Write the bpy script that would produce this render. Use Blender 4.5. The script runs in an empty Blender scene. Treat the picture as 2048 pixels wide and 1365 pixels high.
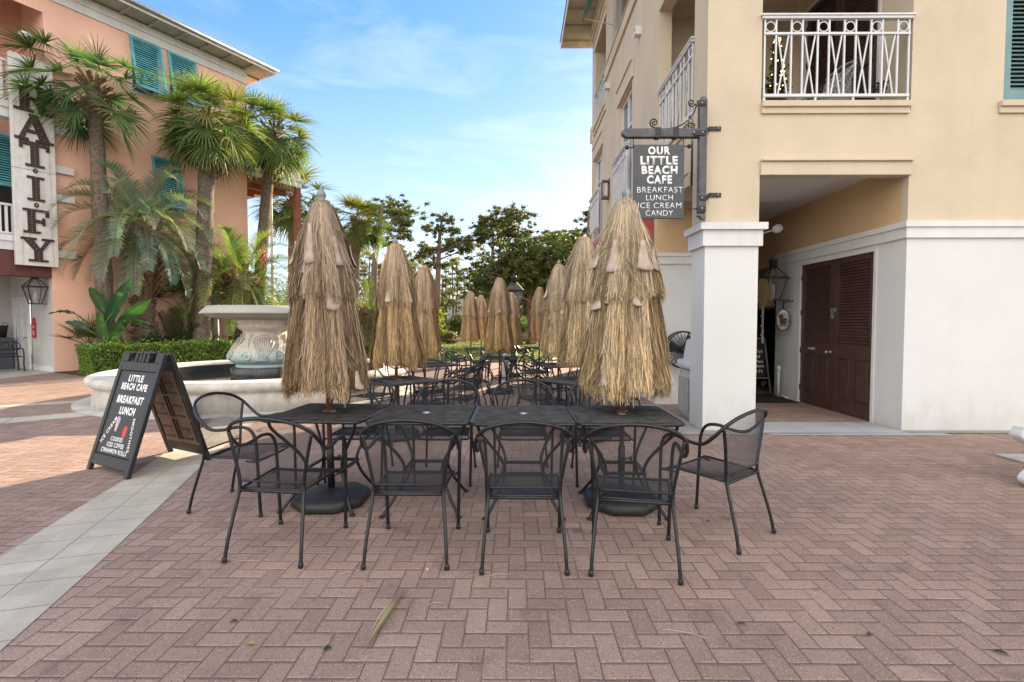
import bpy, bmesh, math, random
import numpy as np
from mathutils import Vector, Matrix
R = math.radians
C = bpy.context.scene.collection
scene = bpy.context.scene

# ------------------------------------------------------------------ camera
cam_d = bpy.data.cameras.new('camera'); cam = bpy.data.objects.new('camera', cam_d); C.objects.link(cam)
cam_d.sensor_width = 36; cam_d.lens = 17.58; cam_d.clip_start = .05; cam_d.clip_end = 3000
cam.location = (0, 0, 1.45); cam.rotation_euler = (R(90-2.15), 0, .006)
scene.camera = cam
# ------------------------------------------------------------------ light
SUN_AZ, SUN_EL = R(27), R(20)          # azimuth measured from +Y towards +X
w = bpy.data.worlds.new('World'); scene.world = w; w.use_nodes = True
scene.view_settings.view_transform = 'Standard'; scene.view_settings.look = 'None'
scene.view_settings.exposure = 1.92; scene.view_settings.gamma = 1
scene.cycles.use_denoising = True; scene.cycles.adaptive_threshold = .004
scene.cycles.max_bounces = 8; scene.cycles.diffuse_bounces = 4; scene.cycles.glossy_bounces = 3
scene.cycles.transparent_max_bounces = 12; scene.cycles.transmission_bounces = 6
def world_nodes():
    nt = w.node_tree; nt.nodes.clear(); L = nt.links
    def n(t, ins=None, **k):
        o = nt.nodes.new(t)
        for a, b in k.items(): setattr(o, a, b)
        for i, v in (ins or {}).items():
            if isinstance(v, bpy.types.NodeSocket): L.new(v, o.inputs[i])
            else: o.inputs[i].default_value = v
        return o
    out = n('ShaderNodeOutputWorld'); bg = n('ShaderNodeBackground', {1: .15})
    sky = n('ShaderNodeTexSky', sky_type='NISHITA', sun_disc=False); sky.sun_elevation = SUN_EL
    sky.sun_rotation = SUN_AZ; sky.air_density = 1.0; sky.dust_density = .2; sky.ozone_density = 3.0
    tc = n('ShaderNodeTexCoord').outputs['Generated']; sep = n('ShaderNodeSeparateXYZ', {0: tc})
    hsv = n('ShaderNodeHueSaturation', {'Saturation': SKY[0], 'Value': 1.0, 'Color': sky.outputs[0]})
    gam = n('ShaderNodeGamma', {0: hsv.outputs[0], 1: SKY[1]})
    tint = n('ShaderNodeMix', {0: 1.0, 6: gam.outputs[0], 7: SKY[2]}, data_type='RGBA', blend_type='MULTIPLY').outputs[2]
    # soft shoulder, so that the sky near the sun keeps its colour
    sh = n('ShaderNodeVectorMath', {0: tint, 1: (SKY[3],)*3}, operation='MULTIPLY').outputs[0]
    sh = n('ShaderNodeVectorMath', {0: sh, 1: (1, 1, 1)}, operation='ADD').outputs[0]
    tint = n('ShaderNodeVectorMath', {0: tint, 1: sh}, operation='DIVIDE').outputs[0]
    # wispy high cloud
    mp = n('ShaderNodeMapping', {0: tc, 'Scale': (1.5, 1.0, 5.5), 'Rotation': (0, R(18), 0)}).outputs[0]
    nz = n('ShaderNodeTexNoise', {0: mp, 'Scale': 2.6, 'Detail': 7.0, 'Roughness': .58, 'Distortion': .6}).outputs[0]
    rmp = n('ShaderNodeMapRange', {0: nz, 1: .47, 2: .80, 3: 0.0, 4: .75}).outputs[0]
    low = n('ShaderNodeMapRange', {0: sep.outputs[2], 1: .60, 2: .10, 3: .25, 4: 1.0}).outputs[0]
    mul = n('ShaderNodeMath', {0: rmp, 1: low}, operation='MULTIPLY').outputs[0]
    # unseen bright cloud bank added behind the viewer as neutral frontal fill
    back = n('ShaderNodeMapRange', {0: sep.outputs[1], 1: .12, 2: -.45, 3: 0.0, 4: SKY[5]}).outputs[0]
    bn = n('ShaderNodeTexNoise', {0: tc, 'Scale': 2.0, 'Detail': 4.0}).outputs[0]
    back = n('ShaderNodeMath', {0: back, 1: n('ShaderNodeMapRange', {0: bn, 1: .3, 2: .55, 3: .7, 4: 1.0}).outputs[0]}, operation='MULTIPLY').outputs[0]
    hz = n('ShaderNodeMapRange', {0: sep.outputs[2], 1: .50, 2: .02, 3: 0.0, 4: 1.0}).outputs[0]
    hz = n('ShaderNodeMath', {0: hz, 1: 1.35}, operation='POWER').outputs[0]; hz = n('ShaderNodeMath', {0: hz, 1: .68}, operation='MULTIPLY').outputs[0]
    tint = n('ShaderNodeMix', {0: hz, 6: tint, 7: (2.15, 2.25, 2.35, 1)}, data_type='RGBA').outputs[2]
    c1 = n('ShaderNodeMix', {0: mul, 6: tint, 7: (2.25, 2.3, 2.4, 1)}, data_type='RGBA').outputs[2]
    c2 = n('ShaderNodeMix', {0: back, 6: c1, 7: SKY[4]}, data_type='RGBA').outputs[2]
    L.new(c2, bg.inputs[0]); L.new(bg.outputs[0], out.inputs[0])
SKY = (1.25, .75, (.68, .70, .96, 1), .08, (5.0, 4.85, 4.6, 1), 1.0)   # saturation, gamma, tint, shoulder, added fill cloud, its cover
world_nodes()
sd = bpy.data.lights.new('sun', 'SUN'); sd.energy = 4.6; sd.angle = R(.5); sd.color = (1, .79, .54)
sun = bpy.data.objects.new('sun', sd); C.objects.link(sun); sun.location = (30, 60, 30)
sdir = Vector((math.sin(SUN_AZ)*math.cos(SUN_EL), math.cos(SUN_AZ)*math.cos(SUN_EL), math.sin(SUN_EL)))
sun.rotation_euler = sdir.to_track_quat('Z', 'Y').to_euler()

# ------------------------------------------------------------------ helpers
def ray(px, py):
    p = R(2.15); yw = .006
    u = (px-1024)/1000; v = -(py-682.5)/1000
    x, y, z = u, math.cos(p)+v*math.sin(p), -math.sin(p)+v*math.cos(p)
    return Vector((x*math.cos(yw)-y*math.sin(yw), x*math.sin(yw)+y*math.cos(yw), z))
def at(px, py, Y): r = ray(px, py); return Vector((0, 0, 1.45))+r*(Y/r.y)
def gp(px, py, z=0): r = ray(px, py); return Vector((0, 0, 1.45))+r*((z-1.45)/r.z)

class MB:
    def __init__(s): s.v = []; s.f = []; s.m = []; s.c = []; s.smooth = []
    def add(s, verts, faces, mat=0, smooth=False, col=None):
        b = len(s.v); s.v += [tuple(p) for p in verts]
        for f in faces: s.f.append([i+b for i in f]); s.m.append(mat); s.smooth.append(smooth)
        if col is not None: s.c += [col]*len(verts)
    def box(s, a, b, M=None, mat=0):
        x0, y0, z0 = a; x1, y1, z1 = b
        vs = [Vector(p) for p in ((x0,y0,z0),(x1,y0,z0),(x1,y1,z0),(x0,y1,z0),(x0,y0,z1),(x1,y0,z1),(x1,y1,z1),(x0,y1,z1))]
        if M is not None: vs = [M @ p for p in vs]
        s.add(vs, [(0,3,2,1),(4,5,6,7),(0,1,5,4),(1,2,6,5),(2,3,7,6),(3,0,4,7)], mat)
    def bar(s, a, b, w, h, up=(0,0,1), mat=0):
        a = Vector(a); b = Vector(b); d = (b-a); l = d.length; d.normalize()
        sx = d.cross(Vector(up))
        if sx.length < 1e-4: sx = d.cross(Vector((1,0,0)))
        sx.normalize(); sz = sx.cross(d)
        M = Matrix((( sx.x, d.x, sz.x, a.x),(sx.y, d.y, sz.y, a.y),(sx.z, d.z, sz.z, a.z),(0,0,0,1)))
        s.box((-w/2, 0, -h/2), (w/2, l, h/2), M, mat)
    def tube(s, pts, r, n=8, closed=False, cap=True, mat=0, col=None):
        pts = [Vector(p) for p in pts]; m = len(pts)
        rs = r if isinstance(r, (list, tuple)) else [r]*m
        prev = None; rings = []
        for i, p in enumerate(pts):
            if closed: t = pts[(i+1) % m]-pts[i-1]
            else: t = pts[min(i+1, m-1)]-pts[max(i-1, 0)]
            t.normalize()
            if prev is None:
                u = t.cross(Vector((0,0,1)))
                if u.length < .05: u = t.cross(Vector((1,0,0)))
            else: u = prev-t*prev.dot(t)
            u.normalize(); prev = u; v = t.cross(u)
            rings.append([p+(u*math.cos(2*math.pi*k/n)+v*math.sin(2*math.pi*k/n))*rs[i] for k in range(n)])
        vs = [p for q in rings for p in q]; fs = []
        for i in range(m if closed else m-1):
            a = i*n; b = ((i+1) % m)*n
            for k in range(n): fs.append((a+k, a+(k+1) % n, b+(k+1) % n, b+k))
        if cap and not closed: fs += [tuple(range(n))[::-1], tuple(range((m-1)*n, m*n))]
        s.add(vs, fs, mat, True, col)
    def lathe(s, prof, n=32, M=None, mat=0, cap=True, fn=None):
        vs = []
        for (r, z) in prof:
            for k in range(n):
                a = 2*math.pi*k/n; rr = r if fn is None else fn(r, z, a)
                p = Vector((rr*math.cos(a), rr*math.sin(a), z)); vs.append(M @ p if M is not None else p)
        fs = []
        for i in range(len(prof)-1):
            for k in range(n): fs.append((i*n+k, i*n+(k+1) % n, (i+1)*n+(k+1) % n, (i+1)*n+k))
        if cap: fs += [tuple(range(n))[::-1], tuple(range((len(prof)-1)*n, len(prof)*n))]
        s.add(vs, fs, mat, True)
    def prism(s, poly, y0, y1, M=None, mat=0):       # polygon in x,z extruded along y
        n = len(poly); vs = [Vector((x, y0, z)) for x, z in poly]+[Vector((x, y1, z)) for x, z in poly]
        if M is not None: vs = [M @ p for p in vs]
        s.add(vs, [tuple(range(n)), tuple(range(2*n-1, n-1, -1))]+[(i, i+n, (i+1) % n+n, (i+1) % n) for i in range(n)], mat)
    def quad(s, a, b, c, d, mat=0): s.add([a, b, c, d], [(0,1,2,3)], mat)
    def grid(s, fn, nu, nv, mat=0, smooth=True):
        vs = [fn(i/nu, j/nv) for j in range(nv+1) for i in range(nu+1)]
        s.add(vs, [(j*(nu+1)+i, j*(nu+1)+i+1, (j+1)*(nu+1)+i+1, (j+1)*(nu+1)+i) for j in range(nv) for i in range(nu)], mat, smooth)
    def mesh(s, name, mats):
        me = bpy.data.meshes.new(name); me.from_pydata(s.v, [], s.f); me.update()
        for m in (mats if isinstance(mats, (list, tuple)) else [mats]): me.materials.append(m)
        me.polygons.foreach_set('material_index', s.m); me.polygons.foreach_set('use_smooth', s.smooth)
        if s.c and len(s.c) == len(s.v):
            ca = me.color_attributes.new('Col', 'FLOAT_COLOR', 'POINT')
            ca.data.foreach_set('color', np.array([(c[0], c[1], c[2], 1) for c in s.c], dtype=np.float32).ravel())
        return me
def link(o, parent=None, world=False):
    C.objects.link(o)
    if parent is not None:
        o.parent = parent
        if world:
            # a part built in world coordinates; its sub-parts then need no inverse
            if parent.parent is None: o.matrix_parent_inverse = Matrix.LocRotScale(parent.location, parent.rotation_euler, None).inverted()
    return o
def obj(name, mb, mats, parent=None, world=False, bevel=0, label=None):
    me = mb.mesh(name, mats) if isinstance(mb, MB) else mb
    o = bpy.data.objects.new(name, me); link(o, parent, world)
    if bevel:
        b = o.modifiers.new('bevel', 'BEVEL'); b.width = bevel; b.segments = 2; b.limit_method = 'ANGLE'; b.angle_limit = R(50)
    if label: o['label'] = label
    return o
def each(name, mb_list, mats, parent, world=False, **k):
    for m_ in mb_list: obj(name, m_, mats, parent, world, **k)
def tag(o, label, cat, group=None, kind=None):
    if label: o['label'] = label
    if cat: o['category'] = cat
    if group: o['group'] = group
    if kind: o['kind'] = kind
    return o
def thing(name, label, cat, loc=(0,0,0), rz=0, group=None):
    o = bpy.data.objects.new(name, None); C.objects.link(o); o.empty_display_size = .1
    o.location = loc; o.rotation_euler = (0, 0, rz); return tag(o, label, cat, group)
def struct(name, mb, m): return tag(obj(name, mb, m), None, None, kind='structure')
def copy_tree(o, parent=None):
    c = o.copy(); C.objects.link(c)
    if parent is not None: c.parent = parent
    for ch in list(o.children): copy_tree(ch, c)
    return c
def npmesh(name, verts, faces, mat, cols=None, smooth=False):
    """verts (N,3), faces (M,4) numpy arrays"""
    me = bpy.data.meshes.new(name); nv = len(verts); nf = len(faces); k = faces.shape[1]
    me.vertices.add(nv); me.vertices.foreach_set('co', np.asarray(verts, dtype=np.float32).ravel())
    me.loops.add(nf*k); me.loops.foreach_set('vertex_index', np.asarray(faces, dtype=np.int32).ravel())
    me.polygons.add(nf); me.polygons.foreach_set('loop_start', np.arange(0, nf*k, k, dtype=np.int32))
    me.polygons.foreach_set('loop_total', np.full(nf, k, dtype=np.int32))
    me.polygons.foreach_set('use_smooth', np.full(nf, smooth))
    me.update(calc_edges=True); me.materials.append(mat)
    if cols is not None:
        ca = me.color_attributes.new('Col', 'FLOAT_COLOR', 'POINT')
        cc = np.ones((nv, 4), dtype=np.float32); cc[:, :3] = cols; ca.data.foreach_set('color', cc.ravel())
    return me
def crom(pts, n=6, closed=False):
    pts = [Vector(p) for p in pts]; out = []; m = len(pts)
    for i in range(m if closed else m-1):
        g = (lambda k: pts[k % m]) if closed else (lambda k: pts[max(0, min(m-1, k))])
        p0, p1, p2, p3 = g(i-1), g(i), g(i+1), g(i+2)
        for k in range(n):
            t = k/n
            out.append(.5*((2*p1)+(p2-p0)*t+(2*p0-5*p1+4*p2-p3)*t*t+(3*p1-p0-3*p2+p3)*t**3))
    if not closed: out.append(pts[-1])
    return out
def srgb(r, g, b):
    f = lambda c: (c/255/12.92) if c/255 <= .04045 else ((c/255+.055)/1.055)**2.4
    return (f(r), f(g), f(b))

# ------------------------------------------------------------------ materials
class NT:
    def __init__(s, name):
        s.m = bpy.data.materials.new(name); s.m.use_nodes = True; s.nt = s.m.node_tree; s.nt.nodes.clear()
        s.out = s.nt.nodes.new('ShaderNodeOutputMaterial'); s.b = s.nt.nodes.new('ShaderNodeBsdfPrincipled')
        s.nt.links.new(s.b.outputs[0], s.out.inputs[0])
    def n(s, t, ins=None, **k):
        o = s.nt.nodes.new(t)
        for a, b in k.items(): setattr(o, a, b)
        for i, v in (ins or {}).items(): s.put(o.inputs[i], v)
        return o
    def put(s, sock, v):
        if isinstance(v, bpy.types.NodeSocket): s.nt.links.new(v, sock)
        elif isinstance(v, tuple) and len(v) == 3 and sock.type == 'RGBA': sock.default_value = (*v, 1)
        else: sock.default_value = v
    def math(s, op, a, b=0.0, c=None):
        o = s.n('ShaderNodeMath', {0: a, 1: b}, operation=op)
        if c is not None: s.put(o.inputs[2], c)
        return o.outputs[0]
    def mix(s, f, a, b, mode='MIX'):
        o = s.n('ShaderNodeMix', data_type='RGBA', blend_type=mode); s.put(o.inputs[0], f); s.put(o.inputs[6], a); s.put(o.inputs[7], b); return o.outputs[2]
    def rng(s, v, a, b, c=0.0, d=1.0): return s.n('ShaderNodeMapRange', {0: v, 1: a, 2: b, 3: c, 4: d}).outputs[0]
    def coord(s): return s.n('ShaderNodeTexCoord').outputs['Object']
    def noise(s, co, scale, detail=4, rough=.55, dist=0): return s.n('ShaderNodeTexNoise', {0: co, 'Scale': scale, 'Detail': detail, 'Roughness': rough, 'Distortion': dist}).outputs[0]
    def stretch(s, co, sc): return s.n('ShaderNodeMapping', {0: co, 'Scale': sc}).outputs[0]
    def bump(s, h, strength=.3, dist=.01): s.put(s.b.inputs['Normal'], s.n('ShaderNodeBump', {'Strength': strength, 'Distance': dist, 'Height': h}).outputs[0])
def mat(name, col, rough=.7, var=.12, scale=3, bump=0, bscale=80, bdist=.004, metal=0, streak=0, spec=.5, dirt=None, foot=0):
    t = NT(name); co = t.coord()
    nz = t.noise(co, scale, 5)
    c2 = tuple(c*(1-var*2.2) for c in col); c1 = tuple(min(1, c*(1+var)) for c in col)
    colr = t.mix(t.rng(nz, .3, .7), c2, c1)
    if streak:
        sn = t.noise(t.stretch(co, (6, 6, .35)), 1.0, 5, .6)
        colr = t.mix(t.math('MULTIPLY', t.rng(sn, .48, .75), streak), colr, dirt or tuple(c*.45 for c in col))
    if foot:      # rain splash dirt along the foot of the wall
        zz = t.n('ShaderNodeSeparateXYZ', {0: co}).outputs[2]; fn = t.noise(t.stretch(co, (2.5, 2.5, 1.2)), 2.0, 6, .7)
        colr = t.mix(t.math('MULTIPLY', t.rng(t.math('SUBTRACT', fn, t.math('MULTIPLY', zz, .9)), .12, .55), foot), colr, (.33, .29, .23))
    t.put(t.b.inputs['Base Color'], colr); t.b.inputs['Roughness'].default_value = rough; t.b.inputs['Metallic'].default_value = metal
    t.b.inputs['Specular IOR Level'].default_value = spec
    if bump: t.bump(t.noise(co, bscale, 3, .6), bump, bdist)
    return t.m
def attr_mat(name, rough=.8, trans=0.0, spec=.3, tint=(1,1,1)):
    t = NT(name); a = t.n('ShaderNodeAttribute', attribute_name='Col').outputs['Color']
    a = t.mix(1.0, a, tint, 'MULTIPLY')
    t.put(t.b.inputs['Base Color'], a); t.b.inputs['Roughness'].default_value = rough; t.b.inputs['Specular IOR Level'].default_value = spec
    if trans:
        tr = t.n('ShaderNodeBsdfTranslucent'); t.put(tr.inputs[0], t.mix(1.0, a, (1.05, 1.25, .45), 'MULTIPLY'))
        mx = t.n('ShaderNodeMixShader', {0: trans}); t.nt.links.new(t.b.outputs[0], mx.inputs[1]); t.nt.links.new(tr.outputs[0], mx.inputs[2])
        t.nt.links.new(mx.outputs[0], t.out.inputs[0])
    return t.m

M = {}
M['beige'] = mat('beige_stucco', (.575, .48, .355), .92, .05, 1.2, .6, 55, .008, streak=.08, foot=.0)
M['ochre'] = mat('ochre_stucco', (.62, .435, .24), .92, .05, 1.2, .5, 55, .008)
M['white_wall'] = mat('white_stucco', (.64, .635, .625), .92, .018, 1.3, .6, 45, .008, streak=.05, foot=.30)
M['white_trim'] = mat('white_trim', (.66, .65, .635), .7, .05, 2, .15, 60, .003, streak=.18)
M['pink'] = mat('pink_stucco', (.85, .505, .375), .92, .06, .7, .4, 60, .005, streak=.10, dirt=(.74, .42, .30))
M['white_paint'] = mat('white_paint', (.63, .63, .64), .5, .05, 4, streak=.12)
M['grey_wood'] = mat('grey_soffit', (.42, .39, .35), .8, .1, 3, streak=.1)
M['teal'] = mat('teal_paint', (.10, .39, .43), .5, .1, 5, streak=.12)
M['green_shutter'] = mat('green_shutter_paint', (.10, .22, .20), .5, .1, 5)
M['maroon'] = mat('maroon_paint', (.115, .035, .03), .6, .15, 4, streak=.2)
M['dark_wood'] = mat('dark_red_wood', (.075, .036, .028), .45, .15, 6, .2, 60, .002, streak=.15)
M['brown_wood'] = mat('brown_timber', (.22, .085, .04), .7, .15, 5, streak=.3)
M['glass'] = mat('window_glass', (.10, .13, .16), .06, .05, 1, spec=.9)
M['dark_glass'] = mat('dark_glass', (.02, .02, .022), .08, .1, 1, spec=.7)
M['black_metal'] = mat('black_metal', (.009, .009, .010), .34, .3, 25, .1, 200, .001, spec=.5)
M['table_mesh'] = mat('table_mesh_metal', (.075, .070, .064), .5, .25, 12, spec=.4)
M['iron'] = mat('black_iron', (.02, .018, .017), .55, .3, 30, .2, 100, .002)
M['silver'] = mat('grey_metal', (.35, .35, .36), .35, .1, 20, metal=.7)
M['roof'] = mat('metal_roof', (.33, .34, .35), .45, .1, 4, streak=.2)
M['concrete'] = mat('concrete', (.40, .39, .37), .9, .12, 3, .4, 90, .004)
M['fountain'] = mat('weathered_stone', (.60, .56, .50), .9, .14, 3, .8, 30, .015, streak=.35, dirt=(.20, .17, .14))
M['black_plastic'] = mat('black_plastic', (.018, .018, .018), .5, .2, 10, .15, 200, .001)
M['umbrella_pole'] = mat('umbrella_pole_brown', (.17, .065, .035), .5, .15, 10)
M['fabric'] = mat('tan_fabric', (.46, .36, .30), .9, .12, 12, .3, 200, .002)
M['thatch'] = attr_mat('straw', .85, .22, .2)
M['leaf'] = attr_mat('leaf', .5, .45, .4)
M['dry_leaf'] = attr_mat('dry_leaf', .8, .15, .2)
M['red_tag'] = mat('red_card', (.45, .03, .03), .6, .1)
M['white_letter'] = mat('white_letter_paint', (.78, .78, .80), .6, .04)
M['awning'] = mat('red_awning_cloth', (.36, .075, .07), .85, .1, 6)
M['trunk'] = mat('palm_trunk', (.17, .13, .10), .95, .25, 14, .9, 28, .03)
M['bark'] = mat('pine_bark', (.15, .105, .08), .95, .25, 8, .8, 20, .03)
M['boot'] = mat('palm_boot', (.20, .125, .075), .9, .3, 12, .6, 30, .02)
# ------------------------------------------------------------------ ground
def tuple_mul(t, c, k): return t.mix(1.0, c, (k, k, k), 'MULTIPLY')
def brick_mat():
    t = NT('herringbone_brick'); co = t.coord()
    wob = t.n('ShaderNodeTexNoise', {0: co, 'Scale': 9.0, 'Detail': 2.0}).outputs['Color']
    co2 = t.n('ShaderNodeMix', data_type='VECTOR', blend_type='MIX'); 
    off = t.n('ShaderNodeVectorMath', {0: wob, 1: (.5, .5, .5)}, operation='SUBTRACT').outputs[0]
    off = t.n('ShaderNodeVectorMath', {0: off, 3: .008}, operation='SCALE').outputs[0]
    p = t.n('ShaderNodeVectorMath', {0: co, 1: off}, operation='ADD').outputs[0]
    sp = t.n('ShaderNodeSeparateXYZ', {0: p}); m = t.math
    x = m('MULTIPLY_ADD', sp.outputs[0], 10.0, 400.37); y = m('MULTIPLY_ADD', sp.outputs[1], 10.0, 400.21)
    i = m('FLOOR', x); j = m('FLOOR', y); fx = m('FRACT', x); fy = m('FRACT', y)
    k = m('FLOORED_MODULO', m('SUBTRACT', i, j), 4.0)
    is0 = m('COMPARE', k, 0.0, .1); is1 = m('COMPARE', k, 1.0, .1); is2 = m('COMPARE', k, 2.0, .1); is3 = m('COMPARE', k, 3.0, .1)
    gx = m('SUBTRACT', 1.0, fx); gy = m('SUBTRACT', 1.0, fy)
    # distance to each joint, opened where the brick carries on into the next cell
    dl = m('ADD', fx, is1); dr = m('ADD', gx, is0); db = m('ADD', fy, is2); dt = m('ADD', gy, is3)
    d = m('MINIMUM', m('MINIMUM', dl, dr), m('MINIMUM', db, dt))
    bi = m('SUBTRACT', i, is1); bj = m('ADD', j, is3)
    cid = t.n('ShaderNodeCombineXYZ', {0: bi, 1: bj, 2: m('ADD', is2, is3)}).outputs[0]
    wn = t.n('ShaderNodeTexWhiteNoise', {0: cid}, noise_dimensions='3D')
    rnd = wn.outputs['Value']; rcol = t.n('ShaderNodeSeparateColor', {0: wn.outputs['Color']})
    c = t.mix(rnd, (.272, .180, .142), (.36, .247, .197))
    c = t.mix(m('MULTIPLY', t.rng(rcol.outputs[1], .6, 1), .55), c, (.33, .225, .17))
    c = t.mix(m('MULTIPLY', t.rng(rcol.outputs[2], .78, 1), .5), c, (.24, .15, .13))
    big = t.noise(co, .55, 5, .6); c = t.mix(m('MULTIPLY', t.rng(big, .45, .68), .62), c, (.19, .13, .105))
    med = t.noise(co, 3.3, 5, .65, .6); c = t.mix(m('MULTIPLY', t.rng(med, .54, .70), .55), c, (.15, .10, .085))
    pale = t.noise(co, 1.7, 4, .6); c = t.mix(m('MULTIPLY', t.rng(pale, .60, .8), .4), c, (.40, .33, .28))
    # exposed aggregate: light and dark specks
    vo = t.n('ShaderNodeTexVoronoi', {0: co, 'Scale': 120.0}); vr = t.n('ShaderNodeSeparateColor', {0: vo.outputs['Color']})
    spot = t.n('ShaderNodeTexVoronoi', {0: co, 'Scale': 1.7}); sr = t.n('ShaderNodeSeparateColor', {0: spot.outputs['Color']}); c = t.mix(m('MULTIPLY', m('MULTIPLY', t.rng(m('ADD', spot.outputs[0], m('MULTIPLY', t.noise(co, 14, 4), .12)), .17, .11), t.rng(sr.outputs[0], .45, .5)), .55), c, (.075, .06, .055))     # old gum and drip marks
    sp1 = m('MULTIPLY', t.rng(vo.outputs[0], .42, .25), t.rng(vr.outputs[0], .78, .82))
    c = t.mix(m('MULTIPLY', sp1, .6), c, (.58, .49, .41))
    sp2 = m('MULTIPLY', t.rng(vo.outputs[0], .5, .3), t.rng(vr.outputs[1], .70, .76)); c = t.mix(m('MULTIPLY', sp2, .7), c, (.10, .07, .06))
    gr = t.noise(co, 150, 3, .8); c = t.mix(m('MULTIPLY', t.rng(gr, .30, .70), .55), tuple_mul(t, c, .80), tuple_mul(t, c, 1.5))
    jn = t.rng(m('ADD', d, m('MULTIPLY', t.noise(co, 25, 3), .03)), .030, .058)
    sandy = t.noise(co, .9, 4); jc = t.mix(t.rng(sandy, .52, .72), (.105, .078, .062), (.26, .20, .155))
    c = t.mix(jn, jc, c)
    t.put(t.b.inputs['Base Color'], c); t.b.inputs['Roughness'].default_value = .88; t.b.inputs['Specular IOR Level'].default_value = .3
    h = m('ADD', m('MULTIPLY', t.rng(d, .02, .13), 1.0), m('ADD', m('MULTIPLY', gr, .25), m('MULTIPLY', rnd, .35)))
    t.bump(h, .55, .008)
    return t.m
def stone_mat(name, base, sx, sy, rot=0, joint=.012):
    t = NT(name); co = t.coord(); m = t.math
    mp = t.n('ShaderNodeMapping', {0: co, 'Rotation': (0, 0, rot)}).outputs[0]
    sp = t.n('ShaderNodeSeparateXYZ', {0: mp})
    x = m('DIVIDE', m('ADD', sp.outputs[0], 50), sx); y = m('DIVIDE', m('ADD', sp.outputs[1], 50), sy)
    fx = m('MULTIPLY', m('PINGPONG', x, .5), sx); fy = m('MULTIPLY', m('PINGPONG', y, .5), sy)
    d = m('MINIMUM', fx, fy)
    cid = t.n('ShaderNodeCombineXYZ', {0: m('ROUND', x), 1: m('ROUND', y)}).outputs[0]
    rnd = t.n('ShaderNodeTexWhiteNoise', {0: cid}).outputs['Value']
    c = t.mix(rnd, tuple(q*.78 for q in base), tuple(q*1.08 for q in base))
    nz = t.noise(co, 2.2, 5, .65); c = t.mix(m('MULTIPLY', t.rng(nz, .42, .66), .6), c, tuple(q*.6 for q in base))
    gr = t.noise(co, 190, 2, .7); c = t.mix(m('MULTIPLY', t.rng(gr, .35, .7), .6), c, tuple(q*.55 for q in base))
    jn = t.rng(m('ADD', d, m('MULTIPLY', t.noise(co, 30, 3), .006)), joint*.6, joint*1.3); c = t.mix(jn, (.22, .185, .14), c)
    t.put(t.b.inputs['Base Color'], c); t.b.inputs['Roughness'].default_value = .9
    t.bump(m('ADD', jn, m('MULTIPLY', gr, .4)), .5, .004)
    return t.m
def lawn_mat():
    t = NT('lawn_grass'); co = t.coord()
    c = t.mix(t.rng(t.noise(co, .5, 5), .35, .65), (.10, .135, .03), (.21, .22, .06))
    c = t.mix(t.math('MULTIPLY', t.rng(t.noise(co, 30, 3), .4, .7), .5), c, (.07, .10, .025))
    t.put(t.b.inputs['Base Color'], c); t.b.inputs['Roughness'].default_value = .95; t.b.inputs['Specular IOR Level'].default_value = .1
    t.bump(t.noise(co, 40, 3), .8, .03); return t.m
def sheet(name, x0, y0, x1, y1, z, m, n=1):
    mb = MB(); mb.grid(lambda u, v: (x0+(x1-x0)*u, y0+(y1-y0)*v, z), n, n, 0, False); return struct(name, mb, m)
M['brick'] = brick_mat(); M['lawn'] = lawn_mat()
M['soil'] = mat('ground_soil', (.11, .10, .06), .95, .2, .3, .5, 8, .05)
M['mulch'] = mat('mulch', (.10, .055, .035), .95, .35, 9, .9, 30, .03)
sheet('ground', -500, -300, 500, 900, -.035, M['soil'])
sheet('brick_paving', -24, -4, 14, 18.8, 0, M['brick'])
sheet('lawn', -40, 18.8, 30, 40, .012, M['lawn'])
# pale stone band that runs from the camera towards the fountain
def strip(name, left, right, z, m):
    mb = MB(); n = len(left)
    mb.add([(*p, z) for p in left]+[(*p, z) for p in right], [(i, n+i, n+i+1, i+1) for i in range(n-1)]); return struct(name, mb, m)
M['band'] = stone_mat('pale_stone_band', (.53, .475, .385), .315, .30, R(-17.5), .007); M['band2'] = stone_mat('pale_stone_strip', (.54, .48, .39), .9, 3, R(-33))
strip('stone_band', [(-2.0, -.9), (-2.75, 1.6), (-3.22, 3.12), (-3.62, 4.65), (-3.97, 5.75), (-4.35, 6.95), (-4.6, 7.75)], [(-1.2, -1.5), (-2.08, 1.5), (-2.49, 2.9), (-2.84, 4.0), (-3.22, 5.15), (-3.6, 6.5), (-3.9, 7.6)], .004, M['band'])
strip('stone_strip', [(-10.6, 7.85), (-8.85, 8.67), (-7.9, 9.3)], [(-10.6, 7.5), (-8.8, 8.33), (-7.75, 8.95)], .004, M['band2'])
strip('stone_strip', [(-9.6, 6.8), (-7.5, 7.55), (-6.75, 8.2)], [(-9.6, 6.1), (-7.35, 7.0), (-6.5, 7.65)], .004, M['band2'])
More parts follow.
